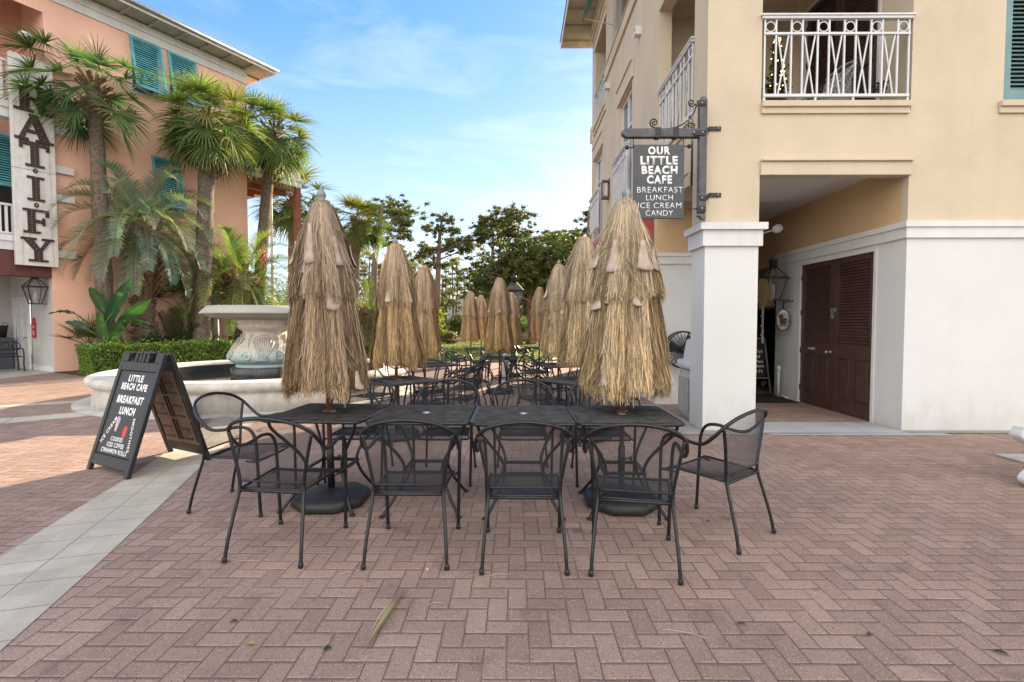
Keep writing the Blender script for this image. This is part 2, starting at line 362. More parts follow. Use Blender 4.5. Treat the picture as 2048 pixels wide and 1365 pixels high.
# concrete apron in front of the café doorway
mb = MB(); mb.grid(lambda u, v: (2.2+(8.8)*u, 6.36+v*.31, .004), 1, 1, 0, False)
mb.add([(3.21, 6.671, .004), (5.14, 6.671, .004), (5.14, 7.22, .004), (3.21, 7.22, .004)], [(0,1,2,3)])
M['apron'] = mat('apron_concrete', (.36, .37, .38), .85, .1, 1.5, .35, 120, .003, streak=0)
M['edge_tile'] = stone_mat('edge_stone', (.34, .33, .30), .6, 3, 0)
strip('apron', [(3.3, 6.47), (5.6, 6.52)], [(3.3, 6.4), (5.6, 6.38)], .0041, M['apron'])
mb = MB(); mb.grid(lambda u, v: (3.222+1.918*u, 6.50+v*.70, .0082), 1, 1, 0, False); struct('door_apron', mb, M['apron'])
mb = MB(); mb.grid(lambda u, v: (2.16+1.06*u, 6.39+v*.27, .0081), 1, 1, 0, False); mb.grid(lambda u, v: (2.16+.345*u, 6.665+v*2.1, .0081), 1, 1, 0, False); mb.grid(lambda u, v: (5.145+5*u, 6.5+v*.16, .0083), 1, 1, 0, False)
struct('wall_edging', mb, M['edge_tile'])

# ------------------------------------------------------------------ wall helpers
def wall_grid(mb, O, U, W, holes, size, depth=0, N=None, mat=0):
    """rectangle O + u*U + v*W (metres) with rectangular holes (u0,v0,u1,v1); reveals go depth along -N"""
    O = Vector(O); U = Vector(U); W = Vector(W)
    us = sorted({0, size[0], *[h[0] for h in holes], *[h[2] for h in holes]}); vs = sorted({0, size[1], *[h[1] for h in holes], *[h[3] for h in holes]})
    us = [u for u in us if 0 <= u <= size[0]]; vs = [v for v in vs if 0 <= v <= size[1]]
    P = lambda u, v: O+U*u+W*v
    for a, b in zip(us, us[1:]):
        for c, d in zip(vs, vs[1:]):
            um, vm = (a+b)/2, (c+d)/2
            if any(h[0] < um < h[2] and h[1] < vm < h[3] for h in holes): continue
            mb.quad(P(a, c), P(b, c), P(b, d), P(a, d), mat)
    if depth:
        B = -Vector(N)*depth
        for (a, c, b, d) in holes:
            a, b = max(a, 0), min(b, size[0]); c, d = max(c, 0), min(d, size[1])
            cs = [P(a, c), P(b, c), P(b, d), P(a, d)]
            for k in range(4):
                if k == 0 and c == 0: continue
                mb.quad(cs[k], cs[(k+1) % 4], cs[(k+1) % 4]+B, cs[k]+B, mat)
def frame_M(O, U, W):
    """matrix whose local x runs along U, z along W, and -y faces the viewer"""
    U = Vector(U); W = Vector(W); Y = W.cross(U)
    return Matrix(((U.x, Y.x, W.x, O[0]), (U.y, Y.y, W.y, O[1]), (U.z, Y.z, W.z, O[2]), (0,0,0,1)))
def louvres(mb, MM, x0, z0, x1, z1, n, t=.012, tilt=.6, d=.03):
    h = (z1-z0)/n
    for i in range(n):
        zc = z0+(i+.5)*h; a = h*.62
        pts = [(-d/2-t*.2, zc-a*tilt), (-d/2+t, zc-a*tilt-.004), (d/2, zc+a*tilt-.004), (d/2-t, zc+a*tilt)]
        vs = [MM @ Vector((x, y, z)) for x in (x0, x1) for (y, z) in pts]
        mb.add(vs, [(0,1,2,3), (7,6,5,4)]+[(i, i+4, (i+1) % 4+4, (i+1) % 4) for i in range(4)])
def frame_rect(mb, MM, x0, z0, x1, z1, wd, y0, y1, bot=None):
    bot = wd if bot is None else bot
    mb.box((x0, y0, z0), (x0+wd, y1, z1), MM); mb.box((x1-wd, y0, z0), (x1, y1, z1), MM)
    mb.box((x0+wd, y0, z1-wd), (x1-wd, y1, z1), MM)
    if bot: mb.box((x0+wd, y0, z0), (x1-wd, y1, z0+bot), MM)
def railing(MM, w, h, n=5, name='railing', parent=None):
    """ornamental white railing: top rail, ring panels over crossed bars"""
    mb = MB(); r = .012
    mb.box((-.03, -.03, h-.055), (w+.03, .035, h-.02), MM); mb.box((-.05, -.045, h-.02), (w+.05, .05, h), MM)
    zt = h-.06; zm = h-.24; zb = .07
    mb.box((0, -.018, zm-.014), (w, .018, zm+.014), MM); mb.box((0, -.02, zb-.018), (w, .02, zb+.018), MM)
    pw = .17; gap = (w-(n+1)*pw)/n
    for i in range(n+1):
        x = i*(pw+gap)
        for xx in (x+.012, x+pw-.012): mb.box((xx-.010, -.010, zb), (xx+.010, .010, zt), MM)
        cz = (zt+zm)/2; mb.tube([MM @ Vector((x+pw/2+.062*math.cos(a), 0, cz+.062*math.sin(a))) for a in np.linspace(0, 2*math.pi, 20, endpoint=False)], .009, 6, closed=True)
        if i < n:
            a0, a1 = x+pw+.02, x+pw+gap-.02
            mb.bar(MM @ Vector((a0, 0, zb)), MM @ Vector((a1, 0, zm)), (.017), .013, up=MM.to_3x3() @ Vector((0,1,0)))
            mb.bar(MM @ Vector((a1, .018, zb)), MM @ Vector((a0, .018, zm)), (.017), .013, up=MM.to_3x3() @ Vector((0,1,0)))
    for xx in (.012, w*.36, w*.62, w-.012): mb.box((xx-.012, -.012, 0), (xx+.012, .012, zb-.018), MM)
    return obj(name, mb, M['white_paint'], parent, True)
X3, Z3, Y3 = Vector((1,0,0)), Vector((0,0,1)), Vector((0,1,0))

# ------------------------------------------------------------------ beige café building
XS, YF, XA, XC = 2.48, 6.667, 5.165, 3.215
TOP = 10.75; ZB = 2.56
bb = thing('cafe_building', 'tall beige stucco building with white lower walls, corner pillar and white railed balconies', 'building', (XS, YF, 0))
bb2 = lambda n, mb, m, **k: obj(n, mb, m, bb, True, **k)
up = MB(); lo = MB(); al = MB()
# pillar
def box_walls(mb, x0, y0, x1, y1, z0, z1):
    mb.quad((x0,y0,z0), (x1,y0,z0), (x1,y0,z1), (x0,y0,z1)); mb.quad((x1,y0,z0), (x1,y1,z0), (x1,y1,z1), (x1,y0,z1))
    mb.quad((x1,y1,z0), (x0,y1,z0), (x0,y1,z1), (x1,y1,z1)); mb.quad((x0,y1,z0), (x0,y0,z0), (x0,y0,z1), (x0,y1,z1))
PY = 7.16
pil = MB(); box_walls(pil, XS+.03, YF, XC, PY, 0, ZB); bb2('pillar_base', pil, M['white_wall'])
pil = MB(); box_walls(pil, XS+.03, YF, XC, PY, ZB, TOP+.4); bb2('pillar', pil, M['beige'])
# front wall: lower white, upper beige
XR = 13.0
wall_grid(lo, (XA, YF, 0), X3, Z3, [], (XR-XA, ZB))
wall_grid(up, (XC, YF, ZB), X3, Z3, [(0, 0, XA-XC, 3.375-ZB), (0, 4.22-ZB, XA-XC, 6.86-ZB), (6.36-XC, 4.32-ZB, 7.46-XC, 6.9-ZB)], (XR-XC, TOP-ZB), .12, (0,-1,0))
# alcove right wall (lower) and balcony side wall, both at XA facing -x
DY0, DY1, DH = 7.25, 9.10, 2.50
wall_grid(lo, (XA, 9.95, 0), -Y3, Z3, [(9.95-DY1, 0, 9.95-DY0, DH)], (9.95-YF, ZB), .07, (-1,0,0))
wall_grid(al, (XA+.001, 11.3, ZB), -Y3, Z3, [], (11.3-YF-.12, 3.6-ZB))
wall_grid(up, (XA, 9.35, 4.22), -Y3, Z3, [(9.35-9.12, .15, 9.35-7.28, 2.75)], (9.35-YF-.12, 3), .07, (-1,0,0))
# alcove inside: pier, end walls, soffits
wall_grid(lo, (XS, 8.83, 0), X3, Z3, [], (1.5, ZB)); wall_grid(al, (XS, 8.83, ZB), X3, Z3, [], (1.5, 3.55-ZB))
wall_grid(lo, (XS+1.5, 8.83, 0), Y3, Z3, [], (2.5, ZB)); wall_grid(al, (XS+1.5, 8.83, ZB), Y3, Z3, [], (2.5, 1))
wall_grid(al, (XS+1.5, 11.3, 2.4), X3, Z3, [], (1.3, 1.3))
# facade along the side (faces -x), u runs towards the camera from y=16.35
YE = 16.35
H = lambda y0, z0, y1, z1: (YE-y1, z0, YE-y0, z1)
side = MB()
wall_grid(side, (XS, YE, ZB), -Y3, Z3, [H(10.8, 4.05-ZB, 12.1, 6.55-ZB), H(14.4, 4.05-ZB, 15.75, 6.42-ZB), H(13.95, 7.45-ZB, 15.7, 9.75-ZB), H(11.3, 8.45-ZB, 12.5, 10.35-ZB)], (YE-8.83, TOP-ZB), .35, (-1,0,0))
wall_grid(lo, (XS, YE, 0), -Y3, Z3, [H(11.0, 0, 15.3, 2.45)], (YE-8.83, ZB), .3, (-1,0,0))
bb2('side_wall', side, M['beige'])
# beam over the side opening and above the balcony opening
for (z0, z1) in ((3.375, 4.22), (6.80, TOP)): mb = MB(); wall_grid(mb, (XS+.001, 8.83, z0), -Y3, Z3, [], (8.83-PY, z1-z0)); wall_grid(mb, (XS+.22, PY, z0), Y3, Z3, [], (8.83-PY, z1-z0)); mb.quad((XS+.001, 8.83, z0), (XS+.22, 8.83, z0), (XS+.22, PY, z0), (XS+.001, PY, z0)); bb2('beam', mb, M['beige'])
mb = MB(); mb.quad((XS, 8.83, 3.55), (XS, 8.83, 4.22), (XA, 8.83, 4.22), (XA, 8.83, 3.55)); bb2('cross_beam', mb, M['beige'])
mb = MB(); mb.quad((XS+.22, YF+.12, 3.55), (XA, YF+.12, 3.55), (XA, 11.3, 3.55), (XS+.22, 11.3, 3.55)); mb.box((3.3, 7.2, 3.49), (4.6, 8.6, 3.545)); bb2('soffit', mb, M['white_wall'])
mb = MB(); mb.quad((XS+.22, YF+.12, 4.22), (XA, YF+.12, 4.22), (XA, 9.35, 4.22), (XS+.22, 9.35, 4.22)); bb2('balcony_floor', mb, M['concrete'])
mb = MB(); mb.quad((XS+.22, YF+.12, 7.1), (XA, YF+.12, 7.1), (XA, 9.35, 7.1), (XS+.22, 9.35, 7.1)); mb.box((XA-.14, YF+.13, 6.96), (XA-.001, 9.34, 7.099)); mb.box((XS+.221, 9.2, 6.96), (XA-.142, 9.345, 7.098))
bb2('balcony_ceiling', mb, M['beige'])
wall_grid(up, (XS+.0, 9.35, 4.22), X3, Z3, [(.95, 0, 1.95, 2.1)], (XA-XS, 2.9), .06, (0,-1,0)); wall_grid(up, (XS+.22, 8.83, 4.22), Y3, Z3, [], (.52, 2.9)); wall_grid(up, (XS, 8.83, 4.22), X3, Z3, [], (.22, 2.9))
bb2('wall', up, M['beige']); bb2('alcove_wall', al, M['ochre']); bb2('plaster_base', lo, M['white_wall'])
# far end wall and back so that nothing shines through
mb = MB(); wall_grid(mb, (XR, YE, 0), -X3, Z3, [], (XR-XS, TOP)); wall_grid(mb, (XR, YF, 0), Y3, Z3, [], (YE-YF, TOP)); bb2('rear_wall', mb, M['beige'])
# trims
def band(mb, a, b, n, z, steps):
    """moulding along a->b (xy), projecting along n, steps = (dz0, dz1, projection)"""
    a = Vector((*a, 0)); b = Vector((*b, 0)); n = Vector((*n, 0)); 
    for (q0, q1, pr) in steps:
        p = [a, b, b+n*pr, a+n*pr]
        vs = [(v.x, v.y, z+q0) for v in p]+[(v.x, v.y, z+q1) for v in p]
        mb.add(vs, [(3,2,1,0), (4,5,6,7), (0,1,5,4), (1,2,6,5), (2,3,7,6), (3,0,4,7)])
ST = ((-.215, -.075, .035), (-.075, 0, .06)); mb = MB()
band(mb, (XA, YF), (XR, YF), (0,-1), 2.775, ST)
for q0, q1, pr in ST: mb.box((XA-pr, YF-pr, 2.775+q0), (XA, YF, 2.775+q1))
band(mb, (XA, 9.95), (XA, YF), (-1,0), 2.775, ST)
CS = ((-.30, -.09, .04), (-.09, 0, .085))
for q0, q1, pr in CS: mb.box((XS+.03-pr, YF-pr, 2.755+q0), (XC+pr, PY+pr, 2.755+q1))
band(mb, (XS+.001, 8.83), (XS+1.5, 8.83), (0,-1), 2.66, ((-.19, -.06, .03), (-.06, 0, .05)))
bb2('belt_moulding', mb, M['white_trim'])
def trim(a, b, n, z, steps):
    mb = MB(); band(mb, a, b, n, z, steps); bb2('moulding', mb, M['beige'], bevel=.006)
trim((XC+.001, YF), (XA+.02, YF), (0,-1), 3.58, ((-.205, -.03, .035), (-.03, 0, .07)))
trim((XC+.001, YF), (XA-.03, YF), (0,-1), 4.325, ((-.155, -.075, .03), (-.075, 0, .06)))
trim((6.30, YF), (7.52, YF), (0,-1), 4.325, ((-.155, -.075, .03), (-.075, 0, .06)))
trim((XS, 8.9), (XS, PY+.01), (-1,0), 3.58, ((-.205, -.03, .03), (-.03, 0, .05)))
trim((XS, 8.86), (XS, PY+.01), (-1,0), 4.325, ((-.155, -.075, .03), (-.075, 0, .06)))
trim((XS, 13.93), (XS, PY+1.0), (-1,0), 8.32, ((-.32, -.03, .05), (-.03, 0, .075)))
for y0, y1, z in ((10.65, 12.25, 6.98), (14.25, 15.9, 6.86)): trim((XS, y1), (XS, y0), (-1,0), z, ((-.4, -.06, .045), (-.06, 0, .075)))
trim((XS, 15.85), (XS, 13.85), (-1,0), 7.45, ((-.22, -.09, .04), (-.09, 0, .08)))
trim((XS, 15.85), (XS, 13.85), (-1,0), 10.02, ((-.26, -.05, .04), (-.05, 0, .07)))
trim((XS, YE), (XS, PY), (-1,0), 10.72, ((-.34, -.2, .05), (-.2, 0, .09)))
mb = MB(); mb.box((XS-.02, YE+.001, 7.3), (XS+.9, YE+.35, 7.75)); bb2('sill', mb, M['beige'])
# double louvred door in the alcove, and another on the balcony above it
def louvre_door(parent, y0, y1, z0, h, lock=True):
    MM = frame_M((XA+.045, y1, z0), -Y3, Z3); W2 = (y1-y0)/2
    d = MB(); frame_rect(d, MM, -.05, 0, 2*W2+.05, h+.03, .05, -.06, .03, 0); fr = bb2('door_frame', d, M['white_trim'])
    for k in range(2):
        x0 = k*W2+.004; x1 = x0+W2-.008; st = .105
        d = MB(); frame_rect(d, MM, x0, .01, x1, h, st, -.025, .025, .21)
        d.box((x0+st, -.025, .88), (x1-st, .025, 1.08), MM)
        xm = (x0+x1)/2; d.box((xm-.045, -.025, .22), (xm+.045, .025, .88), MM)
        for a, b in ((x0+st, xm-.045), (xm+.045, x1-st)):
            d.box((a, -.004, .22), (b, .012, .88), MM)
            i = .045; P = [(a+i, .22+i), (b-i, .22+i), (b-i, .88-i), (a+i, .88-i)]; o = [(a+.012, .232), (b-.012, .232), (b-.012, .868), (a+.012, .868)]
            vs = [MM @ Vector((x, -.005, z)) for x, z in o]+[MM @ Vector((x, -.02, z)) for x, z in P]
            d.add(vs, [(4,5,6,7)]+[(q, (q+1) % 4, (q+1) % 4+4, q+4) for q in range(4)])
        louvres(d, MM, x0+st, 1.08, x1-st, h-st, 28 if h > 2.4 else 30, .010, .85, .034)
        leaf = bb2('door', d, M['dark_wood'])
        hg = MB()
        for zz in (.28, .95, 1.62, 2.25):
            xx = x0-.018 if k == 0 else x1+.002
            hg.box((xx, -.04, zz-.05), (xx+.016, -.024, zz+.05), MM)
        obj('hinge', hg, M['iron'], leaf, True)
        if k == 0 and lock:
            kb = MB(); kb.lathe([(.004, 0), (.028, 0), (.028, .012), (.012, .018), (.012, .05), (.026, .055), (.031, .075), (.022, .09), (.004, .094)], 14, MM @ Matrix.Translation((x1-.055, -.026, .96)) @ Matrix.Rotation(R(90), 4, 'X')); obj('knob', kb, M['silver'], leaf, True)
            kb = MB(); kb.box((x0+.21, -.030, .955), (x0+.46, -.0255, 1.035), MM); obj('door_plate', kb, mat('brass_plate', (.10, .05, .035), .5), leaf, True)
            tx = text_mesh('ALARMED', .2, .03, .001)
            o = obj('door_plate_lettering', tx, mat('plate_text', (.35, .28, .22), .6), leaf, True); o.matrix_basis = MM @ Matrix.Translation((x0+.335, -.0312, .995)) @ Matrix.Rotation(R(90), 4, 'X')
            kb = MB(); kb.box((x1-.05, -.05, 1.62), (x1+.055, -.0265, 1.68), MM); kb.tube([MM @ Vector((x1-.005+.02*math.cos(a), -.045, 1.60+.03*math.sin(a))) for a in np.linspace(0, math.pi*2, 12, endpoint=False)], .005, 6, closed=True); kb.box((x1-.035, -.06, 1.51), (x1+.025, -.035, 1.58), MM); obj('padlock', kb, M['silver'], leaf, True)
def text_mesh(s, width, height, extrude=.001, offset=0.0, spacing=1.0, line=1.0):
    cu = bpy.data.curves.new('lettering', 'FONT'); cu.body = s; cu.size = 1; cu.align_x = 'CENTER'; cu.extrude = 0; cu.offset = offset; cu.space_character = spacing; cu.space_line = line; cu.resolution_u = 3
    o = bpy.data.objects.new('lettering', cu); C.objects.link(o); dg = bpy.context.evaluated_depsgraph_get()
    me = bpy.data.meshes.new_from_object(o.evaluated_get(dg)); bpy.data.objects.remove(o)
    co = np.empty(len(me.vertices)*3, dtype=np.float32); me.vertices.foreach_get('co', co); co = co.reshape(-1, 3)
    mn, mx = co.min(0), co.max(0); co[:, :2] = (co[:, :2]-(mn[:2]+mx[:2])/2)
    co[:, 0] *= width/(mx[0]-mn[0]); co[:, 1] *= height/(mx[1]-mn[1])
    me.vertices.foreach_set('co', co.ravel())
    bm = bmesh.new(); bm.from_mesh(me); g = bmesh.ops.extrude_face_region(bm, geom=bm.faces[:]); bmesh.ops.translate(bm, verts=[e for e in g['geom'] if isinstance(e, bmesh.types.BMVert)], vec=(0, 0, extrude)); bm.to_mesh(me); bm.free(); me.update()
    return me
louvre_door(bb, DY0, DY1, 0, DH-.01); louvre_door(bb, 7.30, 9.10, 4.375, 2.58, False)
# café entrance in the dark end of the alcove
mb = MB(); mb.quad((XS+1.5, 11.3, 0), (XA+1.2, 11.3, 0), (XA+1.2, 11.3, 2.4), (XS+1.5, 11.3, 2.4)); mb.quad((XA+1.2, 9.951, 0), (XA+1.2, 11.3, 0), (XA+1.2, 11.3, 2.56), (XA+1.2, 9.951, 2.56)); mb.quad((XA, 9.951, 2.4), (XA+1.2, 9.951, 2.4), (XA+1.2, 11.3, 2.4), (XA, 11.3, 2.4)); bb2('entrance_recess', mb, M['dark_glass'])
mb = MB(); wall_grid(mb, (XA, 9.95, 0), X3, Z3, [], (1.2, 3.5)); bb2('pilaster', mb, M['white_wall'])
mb = MB(); MM = frame_M((4.0, 11.28, 0), X3, Z3); frame_rect(mb, MM, 0, 0, 1.2, 2.3, .12, -.06, 0, .2); dr = bb2('entrance_door', mb, M['dark_wood']); mb = MB(); mb.box((.12, -.03, .2), (1.08, -.02, 2.18), MM); obj('pane', mb, M['dark_glass'], dr, True)
# balcony door at the back wall
mb = MB(); MM = frame_M((XS+.95, 9.35, 4.22), X3, Z3); frame_rect(mb, MM, -.09, 0, 1.09, 2.19, .09, -.03, .05, 0); frame_rect(mb, MM, .0, .02, 1.0, 2.1, .16, .01, .05, .3); dr = bb2('balcony_door', mb, M['white_trim']); mb = MB(); mb.box((.16, .02, .32), (.84, .03, 1.94), MM); obj('pane', mb, mat('green_glass', (.05, .075, .06), .1), dr, True)
# french windows on the side with white juliet railings
for y0, y1, zt in ((10.8, 12.1, 6.55), (14.4, 15.75, 6.42)):
    MM = frame_M((XS+.1, y1, 4.05), -Y3, Z3); wd = y1-y0; h = zt-4.05; mb = MB(); frame_rect(mb, MM, 0, 0, wd, h, .07, -.03, .03); mb.box((wd/2-.05, -.028, .07), (wd/2+.05, .028, h-.07), MM); mb.box((.07, -.027, h-.75), (wd/2-.05, .027, h-.70), MM); mb.box((wd/2+.05, -.027, h-.75), (wd-.07, .027, h-.70), MM)
    fr = bb2('window', mb, M['white_paint']); mb = MB(); mb.box((.07, 0, .07), (wd-.07, .008, h-.07), MM); obj('pane', mb, M['glass'], fr, True)
    railing(frame_M((XS-.12, y1+.08, 4.12), -Y3, Z3), wd+.16, 1.12, 4, 'railing', bb)
railing(frame_M((XC+.02, YF-.0, 4.335), X3, Z3), XA-XC-.06, 1.10, 5, 'railing', bb)
railing(frame_M((XS+.02, 8.80, 4.335), -Y3, Z3), 8.80-PY-.03, 1.10, 4, 'railing', bb)
railing(frame_M((XS+.0, 15.72, 7.46), -Y3, Z3), 1.8, .95, 4, 'railing', bb)
# upper window with propped green shutter
MM = frame_M((XS+.1, 12.5, 8.45), -Y3, Z3); mb = MB(); frame_rect(mb, MM, 0, 0, 1.2, 1.9, .07, -.03, .03); fr = bb2('window', mb, M['white_paint']); mb = MB(); mb.box((.07, 0, .07), (1.13, .008, 1.83), MM); obj('pane', mb, M['glass'], fr, True)
def bahama(MM, x0, zt, wd, h, ang, m, parent, name='shutter', world=True, n=26):
    T = MM @ Matrix.Translation((x0, -.06, zt)) @ Matrix.Rotation(-ang, 4, 'X'); mb = MB()
    frame_rect(mb, T, 0, -h, wd, 0, .07, -.02, .02); louvres(mb, T, .07, -h+.07, wd-.07, -.07, n, .006, .5, .03)
    sh = obj(name, mb, m, parent, world)
    for x in (.06, wd-.06): mb = MB(); mb.bar(T @ Vector((x, 0, -h+.05)), MM @ Vector((x0+x, -.01, zt-h+.05)), .02, .02); obj('prop', mb, M['white_paint'], sh, world)
    return sh
bahama(frame_M((XS, 12.55, 8.4), -Y3, Z3), 0, 1.98, 1.3, 1.75, R(26), M['green_shutter'], bb)
# shuttered window on the front wall
MM = frame_M((6.36, YF+.03, 4.32), X3, Z3); mb = MB(); frame_rect(mb, MM, .0, .02, 1.1, 2.58, .085, -.03, .02, .14); mb.box((.085, -.03, 1.5), (1.015, .02, 1.6), MM); louvres(mb, MM, .085, .16, 1.015, 1.5, 25, .006, .5, .035); louvres(mb, MM, .085, 1.6, 1.015, 2.49, 17, .006, .5, .035); bb2('louvred_shutter', mb, mat('blue_green_paint', (.13, .24, .25), .5, .08, 4))
# eaves and roof
mb = MB(); ez = TOP-.02
mb.quad((XS-.92, 5.6, ez), (XS, 5.6, ez), (XS, 17.2, ez), (XS-.92, 17.2, ez)); mb.quad((XS, YE+.002, ez), (XR, YE+.002, ez), (XR, 17.2, ez), (XS, 17.2, ez)); mb.quad((XS, 5.6, ez), (XR, 5.6, ez), (XR, YF-.002, ez), (XS, YF-.002, ez))
for k in range(14):
    yy = 6.0+k*.83; mb.box((XS-.9, yy, ez-.07), (XS-.001, yy+.07, ez-.002))
bb2('eaves', mb, M['grey_wood'])
mb = MB(); mb.box((XS-.95, 5.57, ez-.06), (XS-.922, 17.23, ez+.14)); mb.box((XS-.92, 17.202, ez-.06), (XR, 17.23, ez+.14)); mb.box((XS-.92, 5.57, ez-.06), (XR, 5.598, ez+.14)); bb2('fascia', mb, M['white_trim'])
mb = MB(); z0 = ez+.145; rx0, rx1, ry0, ry1 = XS-.98, XR, 5.54, 17.26
mb.add([(rx0, ry0, z0), (rx1, ry0, z0), (rx1, ry1, z0), (rx0, ry1, z0), (8, 11, z0+3), (9, 12, z0+3)], [(0,1,5,4), (1,2,5), (2,3,4,5), (3,0,4)]); bb2('roof', mb, M['roof'])
# red awning over the shop front
mb = MB(); A0, A1 = 9.0, 16.2
mb.quad((XS, A0, 3.98), (XS, A1, 3.98), (XS-.95, A1, 2.95), (XS-.95, A0, 2.95)); mb.quad((XS-.95, A0, 2.95), (XS-.95, A1, 2.95), (XS-.95, A1, 2.72), (XS-.95, A0, 2.72))
for yy in (A0, A1): mb.add([(XS, yy, 3.98), (XS-.95, yy, 2.95), (XS-.95, yy, 2.72), (XS, yy, 2.72)], [(0,1,2,3)])
aw = bb2('awning', mb, M['awning']); mb = MB()
for yy in (A0-.012, A1+.012): mb.tube([(XS, yy, 3.98), (XS-.95, yy, 2.95), (XS-.95, yy, 2.72)], .014, 6); mb.tube([(XS-.95, yy, 2.72), (XS, yy, 2.72)], .012, 6)
obj('piping', mb, M['white_paint'], aw, True)
mb = MB(); mb.box((XS+.28, 11.0, 0), (XS+.3, 15.3, 2.45)); bb2('shop_window', mb, M['dark_glass'])
# scuppers and conduit on the side wall
for y, z in ((10.15, 7.2), (13.4, 7.65)):
    mb = MB(); Q = frame_M((XS, y, z), -Y3, Z3)
    for a, b in (((-.08, -.12, -.08), (-.06, 0, .08)), ((.06, -.12, -.08), (.08, 0, .08)), ((-.06, -.12, .06), (.06, 0, .08)), ((-.06, -.12, -.08), (.06, 0, -.06))): mb.box(a, b, Q)
    bb2('scupper', mb, M['white_trim'])
# ------------------------------------------------------------------ mesh chairs
def lattice(fn, w, h, cw=.019, ch=.0105, sw=.0021, inside=None):
    """expanded-metal sheet: diamond lattice of thin ribbons; fn(x,y) -> (point, normal)"""
    mb = MB(); nx = max(2, round(w/cw)); ny = max(2, round(h/ch)); vs, fs = [], []
    for j in range(ny*2):
        for i in range(nx):
            for s in (0, 1):
                # strand from a lattice node up to the next, alternating left and right
                x0 = (i+(.5 if j % 2 else 0))*w/nx; x1 = x0+(.5 if s else -.5)*w/nx
                y0 = j*h/ny/2; y1 = (j+1)*h/ny/2
                if x1 < -1e-6 or x1 > w+1e-6 or x0 > w+1e-6: continue
                if inside and not (inside(x0, y0) and inside(x1, y1)): continue
                a, na = fn(x0, y0); b, nb = fn(x1, y1); a = Vector(a); b = Vector(b); nrm = Vector(na)
                d = (b-a).normalized(); t = d.cross(nrm).normalized()*.8+nrm*.6; t = t*sw*.62; k = len(vs)
                vs += [a-t, b-t, b+t, a+t]; fs.append((k, k+1, k+2, k+3))
    mb.add(vs, fs); return mb
def chair_proto(label, group):
    t = thing('mesh_armchair', label, 'chair', group=group); m = M['black_metal']; r = .0108
    half = [(.245,.245,0), (.250,.238,.22), (.256,.232,.44), (.261,.222,.585), (.268,.178,.658), (.277,.09,.672), (.285,-.02,.650), (.292,-.11,.655), (.292,-.185,.715), (.268,-.245,.785), (.20,-.292,.838), (.10,-.318,.866)]
    full = half+[(0, -.325, .874)]+[(-x, y, z) for x, y, z in half[::-1]]
    mb = MB(); mb.tube(crom(full, 5), r*1.12, 8); hp = obj('hoop', mb, m, t)
    for s in (1, -1):
        mb = MB(); leg = [(.245,-.335,0), (.238,-.312,.12), (.224,-.268,.28), (.212,-.232,.41), (.216,-.228,.50), (.242,-.236,.64), (.272,-.238,.775)]
        mb.tube(crom([(x*s, y, z) for x, y, z in leg], 5), r, 8); lg = obj('leg', mb, m, t)
        for (x, y), par in (((.245, -.335), lg), ((.245, .245), hp)):
            mb = MB(); mb.lathe([(.012, 0), (.0155, .001), (.0155, .022), (.013, .03)], 10, Matrix.Translation((x*s, y, 0))); obj('foot_cap', mb, M['black_plastic'], par)
    # seat frame and seat sheet
    def seat(x, y):
        u = (x-.205)/.205; v = y/.46           # v: 0 rear, 1 front
        z = .418+.016*v-.016*(1-u*u)*math.sin(math.pi*min(1, v*1.05)); yy = -.225+v*.44
        if v > .86: q = (v-.86)/.14; z -= .030*q*q; yy -= .006*q
        return ((x-.205)*(1+.10*v), yy, z), (0, 0, 1)
    mb = MB(); ed = [seat(x, y)[0] for x, y in [(0,0), (.1,0), (.2,0), (.31,0), (.41,0), (.41,.12), (.41,.25), (.41,.37), (.41,.42), (.41,.455), (.31,.46), (.2,.46), (.1,.46), (0,.455), (0,.42), (0,.37), (0,.25), (0,.12)]]
    mb.tube(ed, .0085, 6, closed=True)
    for s in (1, -1): mb.tube([(.226*s, .13, .405), (.256*s, .232, .41)], .008, 6)
    mb.tube([(-.212, -.232, .408), (.212, -.232, .408)], .0105, 8); obj('seat_frame', mb, m, t)
    obj('seat', lattice(seat, .41, .46, .021, .0115), m, t)
    # back sheet between rail and hoop
    top = crom([(-.286, .69), (-.262, .782), (-.20, .828), (-.10, .856), (0, .864), (.10, .856), (.20, .828), (.262, .782), (.286, .69)], 6)
    def toph(x):
        ax = min(abs(x), .285)
        for a, b in zip(top, top[1:]):
            if a.x <= ax <= b.x: return a.y+(b.y-a.y)*(ax-a.x)/max(1e-6, b.x-a.x)
        return .70
    def halfw(z): return .205+(z-.47)*.235 if z < .76 else .2733
    def back(x, z):
        f = (z-.47)/.40; yc = -.232-.088*f; q = (x/.27)**2
        return (x, yc+.080*q*f*1.0-.012*(1-q), z), (0, 1, 0)
    ins = lambda x, z: abs(x-.28) < halfw(z+.468) and z+.468 < toph(x-.28)
    bk = obj('backrest', lattice(lambda x, z: back(x-.28, z+.468), .56, .405, .021, .0115, inside=ins), m, t)
    mb = MB(); mb.tube([back(x, .47)[0] for x in np.linspace(-.208, .208, 11)], .0065, 6); obj('back_rail', mb, m, bk)
    return t
CH = chair_proto('', 'black mesh armchairs round the café tables')
chair_used = [False]
def chair(x, y, deg, label, sc=1):
    o = copy_tree(CH) if chair_used[0] else CH
    chair_used[0] = True; o.location = (x, y, .006); o.rotation_euler = (0, 0, R(deg)); o['label'] = label; o.name = 'mesh_armchair'; return o
FR = 'black mesh armchair seen from behind, '
chair(-1.465, 3.25, -7, FR+'leftmost of the four nearest the camera')
chair(-.643, 3.205, 0, FR+'second from left of the four nearest the camera')
chair(.057, 3.15, -.5, FR+'third from left of the four nearest the camera')
chair(.735, 3.085, -10.6, FR+'rightmost of the four nearest the camera')
chair(1.375, 3.494, 39.5, 'black mesh armchair turned sideways at the right end of the front table row')
